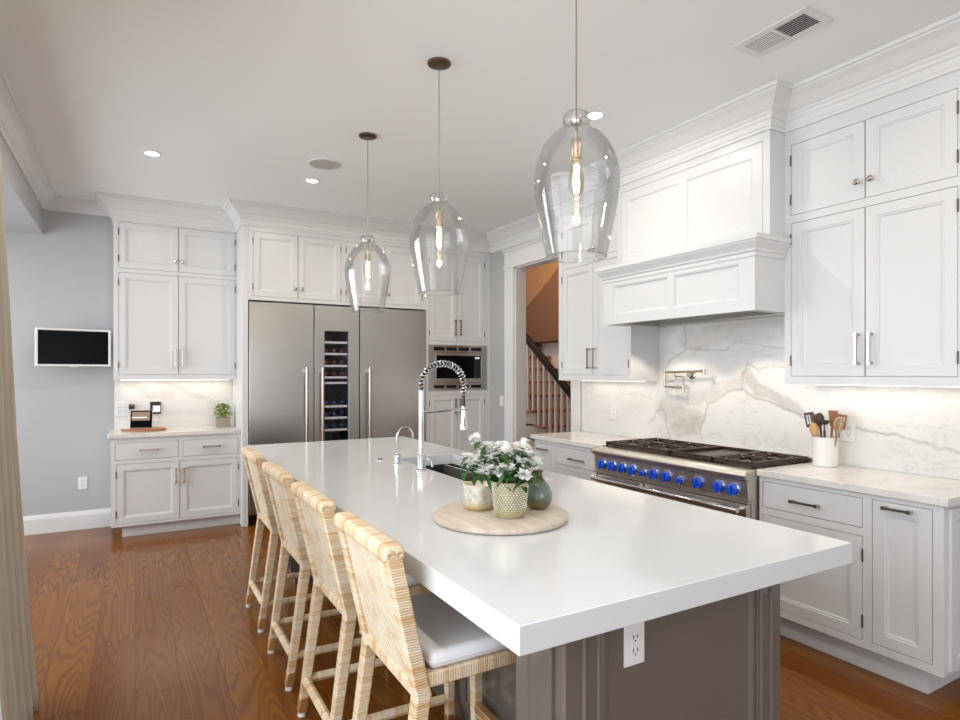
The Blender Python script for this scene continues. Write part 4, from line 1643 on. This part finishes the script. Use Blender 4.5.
stm = MB()
for n_, c in enumerate(bc_):
    c = W2(c)
    fm = MB()
    for k_ in range(4):
        cc = Vector(c) + Vector((rnd.uniform(-1, 1), rnd.uniform(-1, 1), rnd.uniform(-.6, .8))) * .014
        up_ = Vector((cc.x * 3 + rnd.uniform(-.5, .5), cc.y * 3 + rnd.uniform(-.5, .5) - .3, 1)).normalized()
        s1 = up_.orthogonal().normalized()
        s2 = up_.cross(s1)
        for q_ in range(6):
            a = 2 * PI * q_ / 6 + rnd.random() * .5
            d_ = (s1 * math.cos(a) + s2 * math.sin(a)) * .9 + up_ * rnd.uniform(.2, .8)
            leaf(fm, cc, d_, rnd.uniform(.022, .030), .025, rnd.uniform(.0, .35))
    fm.build('blossom', M['petal'], pl, smooth=True)
    stm.tube([(c[0] * .12, c[1] * .12, PH - .02), (c[0] * .6, c[1] * .6, (c[2] + PH) / 2 + .015), (c[0], c[1], c[2] - .004)], .0018, 5)
stm.build('stems', M['stem'], pl)
lf = MB()
for i in range(230):
    b3 = W2(bc_[rnd.randrange(len(bc_))])
    f = rnd.uniform(.45, 1.02)
    c = (b3[0] * f + rnd.uniform(-.02, .02), b3[1] * f + rnd.uniform(-.02, .02), PH + (b3[2] - PH) * f + rnd.uniform(-.030, .016))
    an = rnd.random() * 2 * PI
    leaf(lf, c, (math.cos(an), math.sin(an), rnd.uniform(-.7, .5)), rnd.uniform(.034, .056), rnd.uniform(.016, .024), .3)
lf.build('foliage', M['leaf'], pl, smooth=True)

cd = thing('candle', 'candle in a mercury glass jar with gold base on the wooden tray', 'candle', (1.126, 1.972, TZ))
MB().lathe([(.001, 0), (.053, 0), (.057, .004), (.0585, .012), (.0585, .086), (.0600, .088), (.0600, .092), (.0560, .092), (.0555, .012), (.001, .012)], n=48).build('jar', M['mercury'], cd, smooth=True)
MB().lathe([(.001, .0125), (.0550, .0125), (.0550, .070), (.001, .068)], n=32).build('wax', M['wax'], cd)
MB().cyl((0, 0, .068), (.001, 0, .080), .0012, n=6).build('wick', M['black'], cd)
MB().torus((0, 0, .0905), .058, .0022, n=48).build('gold_rim', M['brass'], cd, smooth=True)
vs = thing('bottle_vase', 'small grey-green glazed bottle vase on the wooden tray', 'vase', (1.321, 1.862, TZ))
MB().lathe([(.001, 0), (.032, 0), (.036, .003), (.048, .018), (.0545, .038), (.053, .060), (.043, .083), (.028, .103), (.018, .116), (.0155, .127), (.019, .138), (.0205, .141),
            (.017, .141), (.012, .127), (.001, .12)], n=48).build('body', M['vase'], vs, smooth=True)

# ------------------------------------------------------------------ utensil crock
CZ = .9145
ck = tag(MB().lathe([(.001, 0), (.061, 0), (.065, .004), (.065, .163), (.062, .167), (.059, .163), (.059, .01), (.001, .01)], n=48).build('utensil_crock', M['crock'], smooth=True, loc=(3.440, 2.010, CZ)),
         'white stoneware crock full of wooden utensils beside the range', 'crock')


def utensil(kind, label, m, dx, dy, lx, ly, L, g):
    """stands in the crock: dx,dy foot; lx,ly lean"""
    t = thing(kind, label, 'utensil', (3.440 + dx, 2.010 + dy, CZ + .012), 0, 'kitchen utensils in the white crock')
    L *= .92
    top = Vector((lx * .7, ly * .7, L))
    d_ = top.normalized()
    mb_ = MB().tube([(0, 0, 0), tuple(d_ * (L * .72))], [.005, .006], 8)
    mb_.build('handle', m, t, smooth=True)
    # head in a frame facing the room (-X, slightly -Y)
    fw = Vector((-.87, -.5, 0))
    fw = (fw - d_ * fw.dot(d_)).normalized()
    sd = d_.cross(fw).normalized()
    Mx = Matrix(((sd.x, fw.x, d_.x, d_.x * L * .70), (sd.y, fw.y, d_.y, d_.y * L * .70), (sd.z, fw.z, d_.z, d_.z * L * .70), (0, 0, 0, 1)))
    h_ = MB()
    if g == 'spoon':
        h_.sphere((0, 0, .045), .028, 16, 1.55)
        h_.v = [(x, y * .28 + (.010 * (1 - (x / .03) ** 2)), z) for x, y, z in h_.v]
    elif g == 'spatula':
        h_.add([(-.012, -.003, 0), (.012, -.003, 0), (.030, -.002, .10), (-.030, -.002, .10), (-.012, .003, 0), (.012, .003, 0), (.030, .002, .10), (-.030, .002, .10)],
               [(0, 1, 2, 3), (7, 6, 5, 4), (0, 4, 5, 1), (1, 5, 6, 2), (2, 6, 7, 3), (3, 7, 4, 0)])
    elif g == 'slotted':
        h_.grid((-.030, .030), (.0, .095), -.003, .003, [(-.020, .02, -.010, .08), (-.004, .02, .004, .08), (.010, .02, .020, .08)], 'xz')
    elif g == 'whisk':
        for q_ in range(5):
            a = q_ * PI / 5
            pts_ = []
            for i in range(13):
                u = PI * i / 12
                r = .026 * math.cos(u - PI / 2) ** .8 if 0 < i < 12 else .004
                zz = .055 - .055 * math.cos(u) if False else 0
                w_ = -math.cos(u)
                pts_.append((w_ * .026 * math.cos(a) * (1 if abs(w_) < 1 else .2), w_ * .026 * math.sin(a), .11 * math.sin(u) ** .7 if 0 < i < 12 else 0))
            h_.tube(pts_, .0014, 5)
    elif g == 'ladle':
        h_.lathe([(.002, -.018), (.018, -.015), (.030, -.002), (.033, .010), (.030, .010), (.027, 0), (.016, -.011), (.002, -.014)], (0, 0, .06), 20)
        h_.tube([(0, 0, 0), (0, .018, .03), (0, .03, .07)], .004, 6)
    h_.v = [(x * .85, y, z * .9) for x, y, z in h_.v]
    h_.xf(Mx)
    h_.build('head', m, t, smooth=True)
    return t


ux, uy = .5, -.87     # along the wall, toward the right of the photo
us = [('wooden_spoon', 'pale wooden spoon with an oval bowl at the front of the crock', M['spoonwood'], -.035, .012, -.035, .035, .25, 'spoon'),
      ('slotted_turner', 'dark slotted turner leaning toward the range in the crock', M['darkwood'], -.005, .035, -.01, .085, .325, 'slotted'),
      ('serving_spoon', 'dark brown serving spoon upright in the crock', M['darkwood'], .01, .018, .0, .035, .33, 'spoon'),
      ('wooden_spatula', 'tall brown square-tipped spatula at the back of the crock', M['midwood'], .025, -.01, .02, -.018, .335, 'spatula'),
      ('soup_ladle', 'dark ladle in the middle of the crock', M['darkwood'], -.012, -.005, -.02, -.005, .29, 'ladle'),
      ('slotted_spoon', 'orange-brown wooden spoon leaning away from the range in the crock', M['spoonwood'], .015, -.028, .01, -.05, .30, 'spoon'),
      ('wire_whisk', 'wire whisk leaning out of the crock beside the outlet', M['nickel'], -.01, -.036, -.01, -.085, .28, 'whisk'),
      ('wooden_paddle', 'reddish wooden paddle leaning toward the range in the crock', M['midwood'], .02, .034, .02, .07, .30, 'spatula'),
      ('pasta_fork', 'reddish wooden utensil behind the whisk in the crock', M['midwood'], .03, -.03, .02, -.06, .315, 'slotted')]
for u_ in us:
    utensil(*u_)

# ------------------------------------------------------------------ curtain
def cur_edge(z):
    pts_ = [(0, -.366), (.46, -.40), (1.18, -.442), (2.02, -.469), (2.5, -.50), (2.75, -.51)]
    for (a, xa), (b, xb) in zip(pts_[:-1], pts_[1:]):
        if z <= b:
            return xa + (xb - xa) * (z - a) / (b - a)
    return -.51


def drape(name, y0, y1, nf, amp, m, shift, zb, zt_=2.72):
    mb_ = MB()
    nu, nz = 120, 40
    for j in range(nz + 1):
        z = zb + (zt_ - zb) * j / nz
        for i in range(nu + 1):
            u = i / nu
            ph = 2 * PI * nf * u
            fl_ = amp * (.75 + .5 * (1 - z / 2.7))
            x = cur_edge(z) - fl_ + shift + fl_ * math.sin(ph + .4 * math.sin(z * 1.3)) + .008 * math.sin(3.1 * ph + z * 2)
            y = y0 + (y1 - y0) * u + .012 * math.cos(ph)
            mb_.v.append((x, y, z))
    for j in range(nz):
        for i in range(nu):
            a = j * (nu + 1) + i
            mb_.f.append((a, a + 1, a + nu + 2, a + nu + 1))
    o = mb_.build(name, m, smooth=True)
    s_ = o.modifiers.new('thick', 'SOLIDIFY')
    s_.thickness = .003
    return o


cu_ = thing('curtain', 'beige linen floor-length curtain hanging beside the window wall', 'curtain', (0, 0, 0))
drape('drape', 2.62, 3.27, 5, .042, M['linen'], 0, .004).parent = cu_
cu2 = thing('sheer_curtain', 'white sheer curtain edge beside the beige linen curtain', 'curtain', (0, 0, 0))
drape('sheer', 2.20, 2.56, 4, .022, M['sheer'], .0, .004).parent = cu2
rd = thing('curtain_rod', 'dark curtain rod above the window holding the linen curtain', 'curtain rod', (0, 0, 0))
MB().cyl((-.555, -1.9, 2.735), (-.555, 3.24, 2.735), .012).build('pole', M['bronze'], rd, smooth=True)
MB().cyl((-.659, 3.0, 2.735), (-.555, 3.0, 2.735), .008).build('bracket', M['bronze'], rd)
